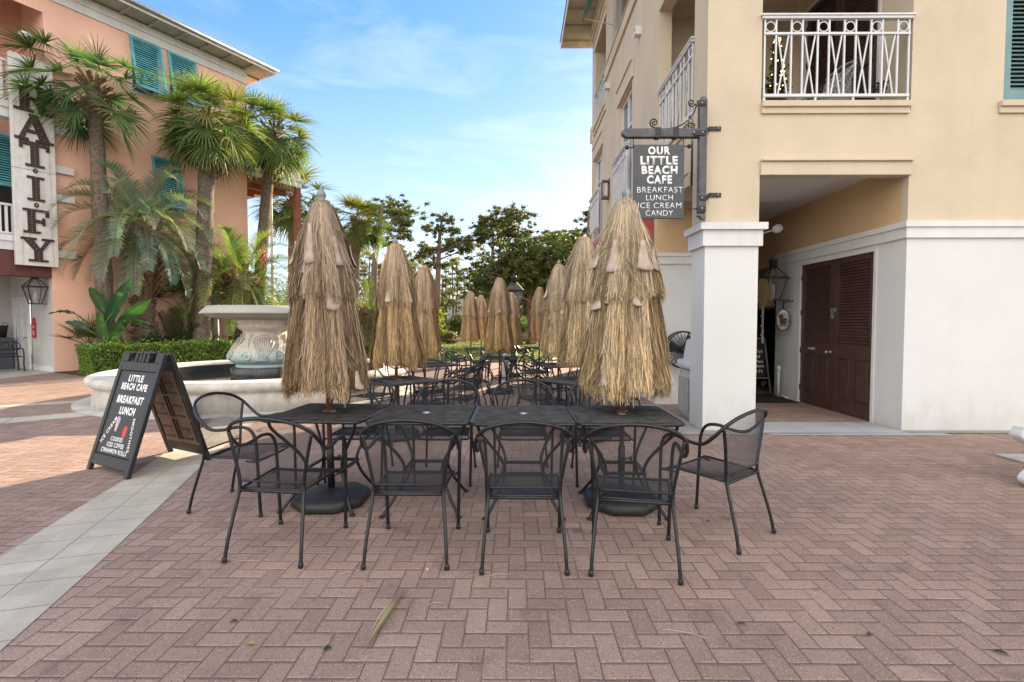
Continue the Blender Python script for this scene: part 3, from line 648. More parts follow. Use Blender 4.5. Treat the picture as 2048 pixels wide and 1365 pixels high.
chair(-2.108, 3.925, -96, 'black mesh armchair at the left end of the front table row beside the sandwich board')
BK = 'black mesh armchair across the front tables, '
chair(-1.45, 4.62, 184, BK+'behind the nearest left thatched umbrella')
chair(-.64, 4.60, 180, BK+'second from the left')
chair(.075, 4.60, 180, BK+'third from the left')
chair(.80, 4.58, 178, BK+'behind the nearest right thatched umbrella')
chair(-1.98, 6.95, -122, 'black mesh armchair between the fountain rim and the second left table, facing right')
chair(-1.25, 7.25, 190, 'black mesh armchair behind the second left table, facing the camera')
chair(-.80, 6.75, 72, 'black mesh armchair right of the second left table, the nearer of the overlapping pair')
chair(-.80, 7.75, 80, 'black mesh armchair right of the third left table, the farther of the overlapping pair')
chair(-.72, 8.7, 100, 'black mesh armchair at the right corner of the third left table')
chair(-2.05, 8.9, -80, 'black mesh armchair on the fountain side of the third left table')
chair(-1.72, 13.0, -75, 'black mesh armchair at the lawn edge, leftmost of the far chairs')
chair(-1.50, 11.9, -62, 'black mesh armchair at the lawn edge, just right of the leftmost far chair')
chair(-1.15, 10.35, -68, 'black mesh armchair with sunlit back left of the middle table')
chair(.36, 6.75, -62, 'black mesh armchair left of the second right table, its rounded back to the camera')
chair(.48, 8.75, -66, 'black mesh armchair left of the third right table')
chair(.14, 7.95, -100, 'black mesh armchair right of the middle table, turned sideways')
chair(.42, 10.3, 95, 'black mesh armchair on the right side of the middle table')
chair(.12, 13.0, -70, 'black mesh armchair beside the far right table, nearer one')
chair(.30, 14.6, -90, 'black mesh armchair beside the far right table, farther one')
chair(1.35, 6.75, 118, 'black mesh armchair on the wall side of the second right table')
chair(1.40, 8.9, 100, 'black mesh armchair on the wall side of the third right table')
chair(-.55, 13.0, 170, 'black mesh armchair behind the far left table')
chair(1.25, 13.9, 90, 'black mesh armchair on the wall side of the far right table')
chair(-.62, 14.6, 110, 'black mesh armchair farthest away, beside the far left umbrella')

# ------------------------------------------------------------------ tables
def table_proto(group):
    t = thing('square_mesh_table', '', 'table', group=group); m = M['black_metal']; W = .378; Zt = .728
    def corner(r, W=W):
        out = []
        for cx, cy, a0 in ((1,1,0), (-1,1,90), (-1,-1,180), (1,-1,270)):
            for k in range(5): a = R(a0+k*22.5); out.append((cx*(W-r)+r*math.cos(a), cy*(W-r)+r*math.sin(a)))
        return out
    mb = MB(); mb.tube([(x, y, Zt-.012) for x, y in corner(.06)], .0125, 8, closed=True)
    for a in (-.19, .19): mb.box((a-.012, -W+.01, Zt-.03), (a+.012, W-.01, Zt-.008))
    obj('table_frame', mb, m, t)
    hole = lambda x, y: math.hypot(x-.37, y-.37) > .032
    obj('tabletop', lattice(lambda x, y: ((x-.37, y-.37, Zt), (0,0,1)), .74, .74, .0165, .009, .0034, inside=hole), M['table_mesh'], t)
    mb = MB(); mb.lathe([(.022, -.012), (.03, -.012), (.034, .002), (.03, .006), (.022, .004), (.022, -.012)], 20, Matrix.Translation((0, 0, Zt)), cap=False); obj('umbrella_ring', mb, M['silver'], t)
    for sx, sy in ((1,1), (-1,1), (-1,-1), (1,-1)):
        mb = MB(); p = [(.335, .335, Zt-.02), (.315, .315, .64), (.235, .235, .52), (.165, .165, .40), (.145, .145, .30), (.185, .185, .17), (.265, .265, .03), (.285, .285, .006)]
        mb.tube([(x*sx, y*sy, z) for x, y, z in crom(p, 4)], .0125, 8); mb.lathe([(.012, 0), (.021, .001), (.021, .008), (.013, .014)], 10, Matrix.Translation((.285*sx, .285*sy, 0))); obj('leg', mb, m, t)
    mb = MB()
    for z in (.30,): 
        q = [(.15, .15), (-.15, .15), (-.15, -.15), (.15, -.15)]
        for a, b in zip(q, q[1:]+q[:1]): mb.bar((*a, z), (*b, z), .022, .022)
    obj('stretcher', mb, m, t); return t
TB = table_proto('black square mesh café tables'); tb_used = [False]
def table(x, y, deg, label):
    o = copy_tree(TB) if tb_used[0] else TB
    tb_used[0] = True; o.location = (x, y, .006); o.rotation_euler = (0, 0, R(deg)); o['label'] = label; return o
table(-1.475, 3.99, -5, 'black mesh table at the left end of the front row, under the nearest left umbrella')
table(-.70, 3.93, 0, 'bare black mesh table, second from left in the front row')
table(.067, 3.90, 0, 'bare black mesh table, third from left in the front row')
table(.835, 3.90, -.6, 'black mesh table at the right end of the front row, under the nearest right umbrella')
table(-1.44, 6.2, 44, 'black mesh table set cornerwise under the second left umbrella')
table(-1.45, 8.55, 40, 'black mesh table under the third left umbrella beside the lawn')
table(-.32, 10.2, 0, 'black mesh table under the umbrella in the middle of the view')
table(.78, 6.2, 42, 'black mesh table set cornerwise under the second right umbrella')
table(.80, 8.5, 20, 'black mesh table under the third right umbrella')
table(-1.0, 13.8, 5, 'black mesh table at the far left by the lawn')
table(-.05, 13.3, 0, 'black mesh table standing behind the middle umbrella')
table(.68, 14.3, 8, 'black mesh table at the far right end of the terrace')

# ------------------------------------------------------------------ folded thatch umbrellas
rng = np.random.default_rng(7)
def umbrella_proto(seed, n1, n2, flaps, tone, wide=1.0, fold=.16, zb=.94, top=2.42, shag=1.0):
    rg = np.random.default_rng(seed)
    t = thing('thatch_umbrella', '', 'umbrella', group='folded thatch umbrellas')
    Zb = zb; Zt = top; tier = Zb+(Zt-Zb)*.56
    zs = np.array([Zb, Zb+.2, Zb+.4, tier-.1, tier+.12, tier+.3, Zt-.16, Zt]); rl = np.array([.268, .258, .232, .196, .176, .150, .105, .065])*wide
    zu = np.array([tier-.16, tier, tier+.18, tier+.35, Zt-.2, Zt-.06, Zt]); ru = np.array([.212, .212, .196, .170, .135, .092, .062])*wide
    ph = rg.uniform(0, 6.28, 6); nf = 8
    def Rr(z, th, up):
        r = np.interp(z, zu, ru) if up else np.interp(z, zs, rl)
        amp = fold*np.clip((Zt-z)/(Zt-tier), 0, 1.0)
        lop = .09*np.sin(th*1+ph[3]+z*1.1)+.07*np.sin(2*th+ph[4]+z*2)+.06*np.sin(3*th+ph[5]+4*z)
        return r*(1+amp*(np.abs(np.cos(nf/2*th+ph[0]+.25*np.sin(3*z+ph[1])))*1.25-.72)+lop)
    # inner body so that nothing shows through
    mb = MB(); zz = np.linspace(Zb+.05, Zt, 16); N = 64
    vs = [(float(.93*Rr(z, a, z > tier)*math.cos(a)), float(.93*Rr(z, a, z > tier)*math.sin(a)), float(z)) for z in zz for a in np.linspace(0, 2*math.pi, N, endpoint=False)]
    fs = [(i*N+k, i*N+(k+1) % N, (i+1)*N+(k+1) % N, (i+1)*N+k) for i in range(15) for k in range(N)]+[tuple(range(N))[::-1]]
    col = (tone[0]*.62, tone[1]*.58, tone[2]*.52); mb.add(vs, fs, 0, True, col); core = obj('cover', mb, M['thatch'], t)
    V, F, K = [], [], []
    def strands(n, z0a, z0b, La, Lb, up, flare, wmul=1, pale=0.0, endz=None, jit=.10, lift=.0):
        th = rg.uniform(0, 2*math.pi, n); cl = np.round(th*5.2+rg.uniform(-.15, .15, n))/5.2; th = cl+(th-cl)*rg.uniform(.45, 1.0, n); z0 = rg.uniform(z0a, z0b, n); L = rg.uniform(La, Lb, n)
        if endz is None: L = np.minimum(L, z0-((tier-.14 if up else Zb)+np.abs(rg.normal(0, .03, n))))
        if endz is not None: L = np.maximum(.1, z0-(endz+rg.normal(0, .03, n)+.03*np.sin(3*th+ph[0])+.015*np.sin(8*th)))
        dth = rg.normal(0, jit, n); w = rg.uniform(.0022, .0046, n)*wmul; fl = np.abs(rg.normal(0, flare, n))+lift; base = rg.uniform(.96, 1.07, n)
        S = 5; ts = np.linspace(0, 1, S); P = np.zeros((n, S, 2, 3)); twist = rg.uniform(-.6, .6, n)
        for k, tt in enumerate(ts):
            z = z0-L*tt; a = th+dth*tt*L*1.6+.04*np.sin(tt*5+twist*9)*L; r = Rr(z, a, up)*base+.004+fl*tt**2
            ww = w*(1-.55*tt**3); ca, sa = np.cos(a), np.sin(a)
            tx, ty = -sa*np.cos(twist)+ca*np.sin(twist)*.7, ca*np.cos(twist)+sa*np.sin(twist)*.7
            for s, q in ((0, -1), (1, 1)):
                P[:, k, s, 0] = r*ca+tx*ww*q; P[:, k, s, 1] = r*sa+ty*ww*q; P[:, k, s, 2] = z
        b0 = sum(len(x) for x in V); V.append(P.reshape(-1, 3)); idx = np.arange(n)*S*2
        for k in range(S-1): a = idx+k*2+b0; F.append(np.stack([a, a+1, a+3, a+2], 1))
        br = rg.uniform(.35, 1.45, n)[:, None]*np.array(tone)[None]; g = rg.uniform(0, 1, n)[:, None]
        c = br*(1-.35*g)+np.array([.40, .36, .33])[None]*.35*g*br.mean()*2
        wz = np.clip((z0-Zb)/(Zt-Zb), 0, 1)[:, None]; c = c*(1-.4*wz)+np.array([.42, .345, .28])[None]*br.mean(1)[:, None]/np.mean(tone)*.4*wz     # the top has weathered grey
        dk = (rg.uniform(0, 1, n) < .16)[:, None]; c = np.where(dk, c*.3, c); c = c*(1-pale)+pale*np.array([.50, .42, .36])
        K.append(np.repeat(c, S*2, 0))
    strands(n1, Zb+.25, tier+.10, .30, .55, False, .010*shag, pale=.05)
    strands(int(n1*.55), Zb+.22, Zb+.62, 0, 0, False, .008*shag, endz=Zb-.005)
    strands(int(n1*.22), Zb+.05, Zb+.35, .06, .30, False, .02*shag, .9)
    strands(n2, tier+.16, Zt-.02, .22, .40, True, .010*shag, pale=.28)
    strands(int(n2*.8), tier+.0, tier+.3, 0, 0, True, .014*shag, endz=tier-.10, pale=.2)
    strands(int(n2*.10), tier-.1, Zt-.05, .15, .4, True, .03*shag, .8, .3, jit=.9, lift=.006)
    strands(int(n1*.03), Zb+.1, tier, .2, .45, False, .03*shag, .9, .3, jit=.6, lift=.008)
    me = npmesh('thatch', np.concatenate(V), np.concatenate(F), M['thatch'], np.concatenate(K)); obj('thatch', me, None, t)
    # fabric ends that stick out between the tiers
    if flaps:
        for (a, z, wd, ln, out) in flaps:
            mb = MB(); a = R(a)
            def fp(u, v):
                q = (u-.5)*2; wv = .72*wd*(.30+.7*v); zz = z+.8*ln*(1-v); r = float(Rr(z+ln*.5, a, z > tier-.1))*1.0+.012+.9*out*v*v+.022*(1-q*q)*(.3+.7*v)
                th = a+q*wv/.20*.5; return (r*math.cos(th), r*math.sin(th), zz-.018*(1-q*q)*v)
            mb.grid(fp, 8, 6); o = obj('fabric_flap', mb, M['fabric'], t); sm = o.modifiers.new('thickness', 'SOLIDIFY'); sm.thickness = .003
    mb = MB(); mb.tube([(0,0,.42), (0,0,Zt)], .0195, 12); mb.lathe([(.045, .735), (.045, .742), (.022, .748)], 14); obj('pole', mb, M['umbrella_pole'], t)
    mb = MB(); rs = [(.0, 0), (.295, 0), (.305, .015), (.305, .055), (.285, .078), (.16, .095), (.05, .105), (.034, .12)]
    mb.lathe(rs, 8, Matrix.Rotation(R(22.5), 4, 'Z')); bs = obj('base', mb, M['black_plastic'], t, bevel=.008)
    mb = MB(); mb.lathe([(.028, .10), (.028, .46), (.024, .465)], 14); mb.tube([(.028, 0, .36), (.065, 0, .36)], .006, 6); mb.lathe([(.0, 0), (.018, 0), (.018, .02), (0, .02)], 8, Matrix.Translation((.062, 0, .36)) @ Matrix.Rotation(R(90), 4, 'Y')); obj('stem', mb, M['black_metal'], bs)
    return t
def finial(t, z=2.41, m=None, big=1.0):
    mb = MB(); mb.lathe([(r*big, z+h*big) for r, h in ((.030, -.02), (.032, .0), (.024, .006), (.034, .022), (.037, .04), (.028, .060), (.014, .078), (.007, .095), (0, .102))], 16, cap=False); return obj('finial', mb, m or M['silver_blue'], t)
M['silver_blue'] = mat('grey_finial', (.22, .23, .25), .5, .08, 20)
T1 = (.54, .35, .195); T2 = (.76, .54, .285); T3 = (.68, .42, .175)
def at_umb(proto, x, y, deg, label, fin=True, first=False, s=1.0, tilt=(0, 0)):
    o = proto if first else copy_tree(proto)
    for ch in list(o.children):
        if not first and ch.name.startswith('finial'): bpy.data.objects.remove(ch)
    o.location = (x, y, .006); o.rotation_euler = (R(tilt[0]), R(tilt[1]), R(deg)); o.scale = (s, s, s); o['label'] = label
    if fin: finial(o)
    return o
F1 = [(205, 1.90, .13, .22, .05), (236, 1.84, .12, .30, .035), (262, 1.90, .11, .36, .035), (318, 1.89, .13, .26, .05), (160, 1.9, .12, .2, .04), (30, 1.9, .12, .2, .04), (95, 1.9, .12, .2, .04), (345, .93, .12, .16, .03), (188, .93, .10, .16, .03), (240, 1.62, .10, .22, .008), (305, 1.55, .12, .2, .008), (325, 1.58, .10, .2, .01)]
F2 = [(196, 1.86, .13, .22, .06), (238, 1.83, .12, .28, .055), (288, 1.84, .13, .26, .055), (225, 1.60, .14, .12, .03), (280, 1.58, .10, .13, .03), (262, 2.2, .06, .3, .004), (325, 1.85, .12, .2, .03), (252, 2.0, .06, .22, .006), (285, 2.1, .05, .24, .006), (20, 1.8, .12, .25, .05), (90, 1.8, .12, .25, .05), (140, 1.8, .12, .25, .05), (308, .92, .11, .18, .03), (236, .99, .08, .2, .012), (272, 1.62, .08, .2, .006), (205, 1.55, .14, .12, .03)]
F3 = [(a, 1.70, .08, .14, .025) for a in range(10, 360, 60)]
u1 = at_umb(umbrella_proto(3, 15000, 8000, F1, T1, .93, .44, .94, top=2.40), -1.475, 3.97, 0, 'brown folded thatch umbrella with grey finial over the nearest left table', True, True, tilt=(0, -1.2))
u2 = at_umb(umbrella_proto(5, 15000, 8500, F2, T2, .99, .38, .93, top=2.40, shag=1.2), .845, 3.95, 0, 'pale shaggy folded thatch umbrella with fabric flaps over the nearest right table', True, True, tilt=(0, .6))
P3 = umbrella_proto(11, 9000, 4200, F3, T3, .93, .46); u3 = at_umb(P3, -1.49, 6.25, 15, 'folded thatch umbrella with grey cap over the second left table', True, True)
P4 = umbrella_proto(14, 8000, 4000, F3[::2], T3, .90, .42, top=2.40)
at_umb(P4, -1.55, 8.55, 70, 'folded thatch umbrella without finial behind the second left umbrella', False, True)
at_umb(P3, -.315, 10.2, 140, 'folded thatch umbrella in the middle of the terrace, in front of the lantern', False, s=.97)
at_umb(P4, -1.32, 14.9, 200, 'small looking sunlit thatch umbrella at the far left, the nearer of two overlapping', False, s=.985)
at_umb(P3, -1.22, 18.0, 250, 'small looking thatch umbrella at the far left, the farther of two overlapping', False)
at_umb(P4, -.10, 13.3, 320, 'sunlit thatch umbrella half hidden behind the middle one', False, s=.93)
at_umb(P4, .70, 14.4, 20, 'small looking thatch umbrella at the far right end of the terrace', False, s=1.02)
P5 = umbrella_proto(21, 9000, 4500, F2[::2]+[(215, 1.5, .1, .2, .02)], T2, .90, .36, shag=1.5)
at_umb(P5, .74, 8.5, 0, 'pale shaggy thatch umbrella, farthest of the three along the right', True, True)
at_umb(P5, .86, 6.2, 215, 'pale shaggy thatch umbrella behind the nearest right one', False, s=1.03)

# ------------------------------------------------------------------ sandwich board
AX = math.atan2(-.463, .886)
ab = thing('sandwich_board', 'black folding sandwich board with white café lettering on the pale stone band', 'sandwich board', (-3.715, 5.03, .004), AX)
AW = .756; AL = 1.19; TA = .30
def apanel(y, rx, name):
    mb = MB(); w2 = AW/2; b = .055
    mb.box((-w2, -.02, 0), (-w2+b, .02, AL)); mb.box((w2-b, -.02, 0), (w2, .02, AL))
    mb.box((-w2+b, -.016, .06), (w2-b, .016, .165)); mb.box((-w2+b, -.018, AL-.19), (w2-b, .018, AL-.10))
    mb.box((-w2+b, -.004, .165), (w2-b, .008, AL-.19))
    for x in (-.105, .105, -.03, .03): mb.box((x-.02, -.018, AL-.10), (x+.02, .018, AL-.015))
    mb.box((-.125, -.018, AL-.015), (-.01, .018, AL+.012)); mb.box((.01, -.018, AL-.015), (.125, .018, AL+.012))
    for x in (-w2+b, w2-b-.07): mb.box((x, -.018, AL-.10), (x+.07, .018, AL+.005))
    o = obj(name, mb, M['black_plastic'], ab, bevel=.006); o.location = (0, y, 0); o.rotation_euler = (rx, 0, 0); return o
fp_ = apanel(-.375, -TA, 'front_panel'); rp = apanel(.375, TA, 'rear_panel')
mb = MB()
for cx in (-.17, .17):
    for r_ in range(3):
        z0 = .21+r_*.265
        for x in (cx-.155, cx+.135): mb.box((x, -.022, z0), (x+.02, -.0045, z0+.235))
        for zz in (z0+.01, z0+.125): mb.box((cx-.10, -.016, zz), (cx+.06, -.0045, zz+.018))
        mb.tube([(cx+.02+.035*math.cos(a), -.008, z0+.07+.035*math.sin(a)) for a in np.linspace(0, 3.5, 9)], .005, 5)
obj('rib', mb, M['black_plastic'], rp)
mb = MB(); mb.box((-.322, -.010, .165), (.322, -.0045, AL-.19)); obj('back_sheet', mb, mat('brown_back_sheet', (.20, .125, .075), .6, .15, 5), rp)
mb = MB(); mb.box((-.315, -.0085, .175), (.315, -.0042, AL-.20)); face = obj('poster', mb, mat('black_poster', (.016, .015, .015), .45, .1, 8), fp_)
def ptext(s, x, z, w_, h_, rot=0, m='white_letter', off=.05, sp=1.18):
    o = obj('lettering', text_mesh(s, w_, h_, .0006, off, sp), M[m], fp_); o.location = (x, -.0088, z); o.rotation_euler = (R(90), -R(rot), 0); o.rotation_mode = 'XYZ'
    o.rotation_euler = (Matrix.Rotation(-R(rot), 3, 'Y') @ Matrix.Rotation(R(90), 3, 'X')).to_euler(); return o
ptext('LITTLE', .0, .925, .27, .07); ptext('BEACH CAFE', .01, .84, .47, .072); ptext('BREAKFAST', .01, .71, .48, .08); ptext('LUNCH', .02, .60, .28, .078)
ptext('ICE CREAM', -.21, .40, .30, .042, 57, off=.025); ptext('SMOOTHIES', .215, .385, .32, .038, -80, off=.025)
ptext('COOKIES', -.01, .325, .22, .044, off=.022); ptext('ICED COFFEE', -.005, .268, .31, .044, off=.022); ptext('CINNAMON ROLLS', .0, .21, .47, .044, off=.022)
mb = MB(); mb.prism([(-.085+.038*math.cos(a), .500+.042*math.sin(a)) for a in np.linspace(-.6, math.pi+.6, 16)], -.0095, -.0086); obj('ice_cream_picture', mb, mat('pink_paint', (.55, .33, .55), .6), fp_)
mb = MB(); mb.prism([(-.115, .475), (-.055, .475), (-.072, .395), (-.098, .395)], -.0094, -.0086); obj('cone_picture', mb, mat('cone_paint', (.62, .52, .33), .6), fp_)
mb = MB(); mb.prism([(.06, .355), (.115, .355), (.122, .43), (.105, .462), (.08, .462), (.055, .43)], -.0094, -.0086); obj('smoothie_picture', mb, mat('smoothie_paint', (.62, .05, .03), .6), fp_)
mb = MB()
for x in (-.36, .36): mb.tube([(x, -.03, 1.09), (x, .03, 1.09)], .008, 8)
mb.box((-.362, -.19, .62), (-.352, .19, .635)); obj('hinge', mb, M['iron'], ab)

# ------------------------------------------------------------------ hanging café sign
hs = thing('hanging_sign', 'dark grey café sign with white lettering hung from a timber bracket on the corner pillar', 'sign', (2.48, 6.55, 2.72))
sp_ = lambda px, py, Y=6.56: at(px, py, Y)
a = sp_(1267, 291); b = sp_(1366, 438); bx0, bx1, bz1, bz0 = a.x, b.x, a.z, b.z
M['sign_grey'] = mat('sign_grey', (.055, .062, .072), .5, .08, 5)
mb = MB(); mb.box((bx0, 6.535, bz0), (bx1, 6.575, bz1)); bd = obj('board', mb, M['sign_grey'], hs, True, bevel=.004)
mb = MB(); 
for fx, fz in ((.06, .12), (.94, .10), (.05, .5), (.95, .5), (.06, .93), (.94, .92)): mb.lathe([(.006, 0), (.006, .003), (0, .004)], 8, Matrix.Translation((bx0+(bx1-bx0)*fx, 6.535, bz0+(bz1-bz0)*fz)) @ Matrix.Rotation(R(90), 4, 'X'))
obj('screw', mb, M['iron'], bd, True)
bw = bx1-bx0; bh = bz1-bz0; bc = (bx0+bx1)/2
def stext(s, fx, fz, fw, fh, off, sp=1.0):
    o = obj('lettering', text_mesh(s, bw*fw, bh*fh, .0008, off, sp), M['white_letter'], bd); o.location = (bx0+bw*fx, 6.5342, bz1-bh*fz); o.rotation_euler = (R(90), 0, 0)
stext('OUR', .50, .083, .44, .112, .045, 1.2); stext('LITTLE', .50, .215, .74, .118, .045, 1.2); stext('BEACH', .51, .345, .71, .118, .045, 1.2); stext('CAFE', .51, .475, .50, .118, .045, 1.2)
stext('BREAKFAST', .525, .612, .91, .078, -.006, 1.08); stext('LUNCH', .515, .718, .53, .075, -.006, 1.08); stext('ICE CREAM', .52, .825, .86, .075, -.006, 1.08); stext('CANDY', .515, .928, .54, .075, -.006, 1.08)
M['sign_timber'] = mat('weathered_grey_timber', (.115, .11, .12), .8, .18, 10, .3, 60, .003, streak=.3)
p0 = sp_(1403, 196); p1 = sp_(1403, 430); pxc = (p0.x+p1.x)/2; mb = MB(); mb.box((pxc-.046, 6.50, p1.z+.02), (pxc+.046, 6.59, p0.z-.04)); mb.add([(pxc-.046,6.5,p0.z-.04),(pxc+.046,6.5,p0.z-.04),(pxc+.046,6.59,p0.z-.04),(pxc-.046,6.59,p0.z-.04),(pxc-.02,6.52,p0.z),(pxc+.02,6.52,p0.z),(pxc+.02,6.57,p0.z),(pxc-.02,6.57,p0.z)], [(0,1,5,4),(1,2,6,5),(2,3,7,6),(3,0,4,7),(4,5,6,7)])
for k in range(3): mb.box((pxc-.05+k*.022, 6.51, p1.z-.045-k*.02+.02), (pxc+.046, 6.58, p1.z-.025-k*.02+.02))
obj('post', mb, M['sign_timber'], hs, True)
q0 = sp_(1243, 270); q1 = sp_(1398, 267); zb_ = (q0.z+q1.z)/2; mb = MB(); mb.box((q0.x+.06, 6.505, zb_-.052), (pxc-.047, 6.595, zb_+.052)); mb.prism([(q0.x, zb_-.015), (q0.x+.06, zb_-.052), (q0.x+.06, zb_+.052), (q0.x, zb_+.025)], 6.505, 6.595); obj('arm', mb, M['sign_timber'], hs, True)
def spiral(cx, cz, r0, r1, a0, turns, n=26): return [(cx+(r0+(r1-r0)*k/n)*math.cos(a0+turns*2*math.pi*k/n), 6.55, cz+(r0+(r1-r0)*k/n)*math.sin(a0+turns*2*math.pi*k/n)) for k in range(n+1)]
mb = MB(); W_ = lambda px, py: (lambda v: (v.x, 6.55, v.z))(sp_(px, py, 6.55))
s1 = W_(1308, 246); s2 = W_(1383, 206); s3 = W_(1384, 253)
curve = [W_(1300, 244), W_(1302, 252), W_(1312, 257), W_(1330, 258.5), W_(1352, 255), W_(1374, 243), W_(1386, 229), W_(1392, 214)]
mb.tube(spiral(s1[0], s1[2], .006, .055, 0, 1.6)[:-1]+crom(curve, 4), .009, 6)
mb.tube(spiral(s2[0], s2[2], .006, .052, 2.6, 1.55)+[W_(1393, 214), W_(1397, 205)], .009, 6); mb.tube(spiral(s3[0], s3[2], .006, .05, 1.0, 1.4)+[W_(1378, 243)], .009, 6); obj('scroll', mb, M['iron'], hs, True)
for px in (1314, 1350): v = sp_(px, 267); mb = MB(); mb.box((v.x-.03, 6.495, zb_-.062), (v.x+.03, 6.605, zb_+.062)); obj('strap', mb, M['iron'], hs, True)
for (x0, x1, y) in ((1388, 1411, 266), (1399, 1411, 396), (1395, 1411, 418), (1394, 1412, 206)): v0 = sp_(x0, y, 6.49); v1 = sp_(x1, y, 6.49); mb = MB(); mb.box((v0.x, 6.485, v0.z-.03), (v1.x, 6.499, v0.z+.03)); obj('strap', mb, M['iron'], hs, True)
for y in (257, 390): v0 = sp_(1411, y+8, 6.49); v1 = sp_(1420, y, 6.64); v2 = sp_(1443, y, 6.64); mb = MB(); mb.bar((v0.x, 6.492, v0.z), (v1.x, 6.655, v1.z), .012, .055); mb.box((v1.x, 6.651, v1.z-.028), (v2.x, 6.664, v1.z+.028)); obj('wall_bracket', mb, M['iron'], hs, True)
for px in (1266.5, 1366.5): v = sp_(px, 284); mb = MB(); mb.tube([(v.x, 6.555, zb_-.05), (v.x, 6.555, bz1-.03)], .006, 6); obj('hanger', mb, M['iron'], hs, True)
mb = MB(); v0 = sp_(1254, 296); v1 = sp_(1267, 296); mb.tube([(v0.x, 6.555, v0.z), (bx0, 6.555, v0.z)], .007, 6); mb.lathe([(0, -.028), (.02, -.02), (.028, 0), (.02, .02), (0, .028)], 12, Matrix.Translation((v0.x, 6.555, v0.z)), cap=False)
obj('ball_pin', mb, M['iron'], hs, True); mb = MB(); v0 = sp_(1378, 293.5); mb.tube([(v0.x, 6.555, v0.z), (bx1, 6.555, v0.z)], .007, 6); mb.lathe([(0, -.028), (.02, -.02), (.028, 0), (.02, .02), (0, .028)], 12, Matrix.Translation((v0.x, 6.555, v0.z)), cap=False)
obj('ball_pin', mb, M['iron'], hs, True); mb = MB(); v = W_(1395, 418); mb.tube([v, (v[0]-.05, 6.55, v[2]-.005), (v[0]-.17, 6.55, v[2]+.02)], [.009, .007, .004], 6)
obj('hook', mb, M['iron'], hs, True)
mb = MB()
for px, py, Y in ((1404, 206, 6.484), (1405, 265, 6.484), (1404, 396, 6.484), (1404, 417, 6.484), (1388, 265, 6.484), (1436, 257, 6.65), (1436, 390, 6.65)):
    v = sp_(px, py, Y); mb.lathe([(.013, 0), (.013, .006), (.006, .012), (0, .012)], 10, Matrix.Translation((v.x, v.y, v.z)) @ Matrix.Rotation(R(90), 4, 'X'))
obj('bolt', mb, M['silver'], hs, True)

# ------------------------------------------------------------------ fountain
FX, FY = -5.2, 10.4
ft = thing('fountain', 'weathered stone fountain with carved pedestal bowl inside a round white basin', 'fountain', (FX, FY, 0))
mb = MB(); mb.lathe([(2.80, 0), (2.84, .02), (2.80, .30), (2.79, .34), (2.86, .36), (2.90, .40), (2.91, .46), (2.88, .50), (2.80, .515), (2.50, .515), (2.43, .49), (2.42, .44), (2.42, .05)], 96, cap=False); obj('basin', mb, M['fountain'], ft)
mb = MB(); mb.lathe([(2.9, 0), (3.08, 0), (3.08, .03), (2.83, .035)], 96, cap=False); obj('kerb', mb, M['concrete'], ft)
t_ = NT('black_pool_tile'); co = t_.coord(); br = t_.n('ShaderNodeTexBrick', {0: t_.stretch(co, (1, 1, 1)), 'Color1': (.02, .022, .025), 'Color2': (.03, .03, .033), 'Mortar': (.06, .06, .06), 'Scale': 18.0}); t_.put(t_.b.inputs['Base Color'], br.outputs[0]); t_.b.inputs['Roughness'].default_value = .25; M['pool_tile'] = t_.m
mb = MB(); mb.lathe([(2.415, .50-.06), (2.415, .0)], 96, cap=False); obj('tile_lining', mb, M['pool_tile'], ft)
t_ = NT('pool_water'); t_.b.inputs['Base Color'].default_value = (.012, .016, .018, 1); t_.b.inputs['Roughness'].default_value = .04; t_.bump(t_.noise(t_.coord(), 9, 3), .15, .01); M['water'] = t_.m
mb = MB(); mb.lathe([(0.001, .27), (2.414, .27)], 64, cap=False); obj('water', mb, M['water'], ft)
mb = MB(); mb.lathe([(.66, .05), (.66, .52), (.65, .535)], 48); obj('plinth', mb, M['pool_tile'], ft)
t_ = NT('verdigris_stone'); co = t_.coord(); z = t_.n('ShaderNodeSeparateXYZ', {0: co}).outputs[2]
nz = t_.noise(co, 6, 6, .65); c = t_.mix(t_.rng(nz, .3, .7), (.42, .37, .30), (.64, .60, .53))
vz = t_.rng(t_.math('ADD', z, t_.math('MULTIPLY', t_.noise(co, 4, 4), .5)), 1.25, .95); c = t_.mix(t_.math('MULTIPLY', vz, .85), c, (.33, .46, .48)); c = t_.mix(t_.math('MULTIPLY', t_.rng(t_.noise(t_.stretch(co, (9, 9, 1.2)), 1, 5), .55, .7), .5), c, (.22, .20, .17))
t_.put(t_.b.inputs['Base Color'], c); t_.b.inputs['Roughness'].default_value = .9; t_.bump(t_.noise(co, 40, 4), .6, .01); M['verdigris'] = t_.m
mb = MB(); prof = [(.55, .53), (.57, .56), (.56, .60), (.66, .66), (.70, .74), (.68, .83), (.60, .93), (.52, 1.03), (.46, 1.12), (.43, 1.20), (.43, 1.26), (.50, 1.32), (.53, 1.37), (.51, 1.41), (.53, 1.43), (.53, 1.50)]
pp = [(float(a.x), float(a.y)) for a in crom([(r, z, 0) for r, z in prof], 3)]
def carve(r, z, a):
    if not .62 < z < 1.22: return r
    s = (z-.62)/.6; k = math.cos(4*a-.5); env = math.sin(math.pi*s)
    fan = .012*math.cos(40*a)*max(0, k)**2*env*(z > .75); vol = .022*math.sin(24*s+5*math.cos(8*a))*max(0, -k)*env
    return r+fan+vol+.018*k*env
mb.lathe(pp, 160, fn=carve); ped = obj('pedestal', mb, M['verdigris'], ft)
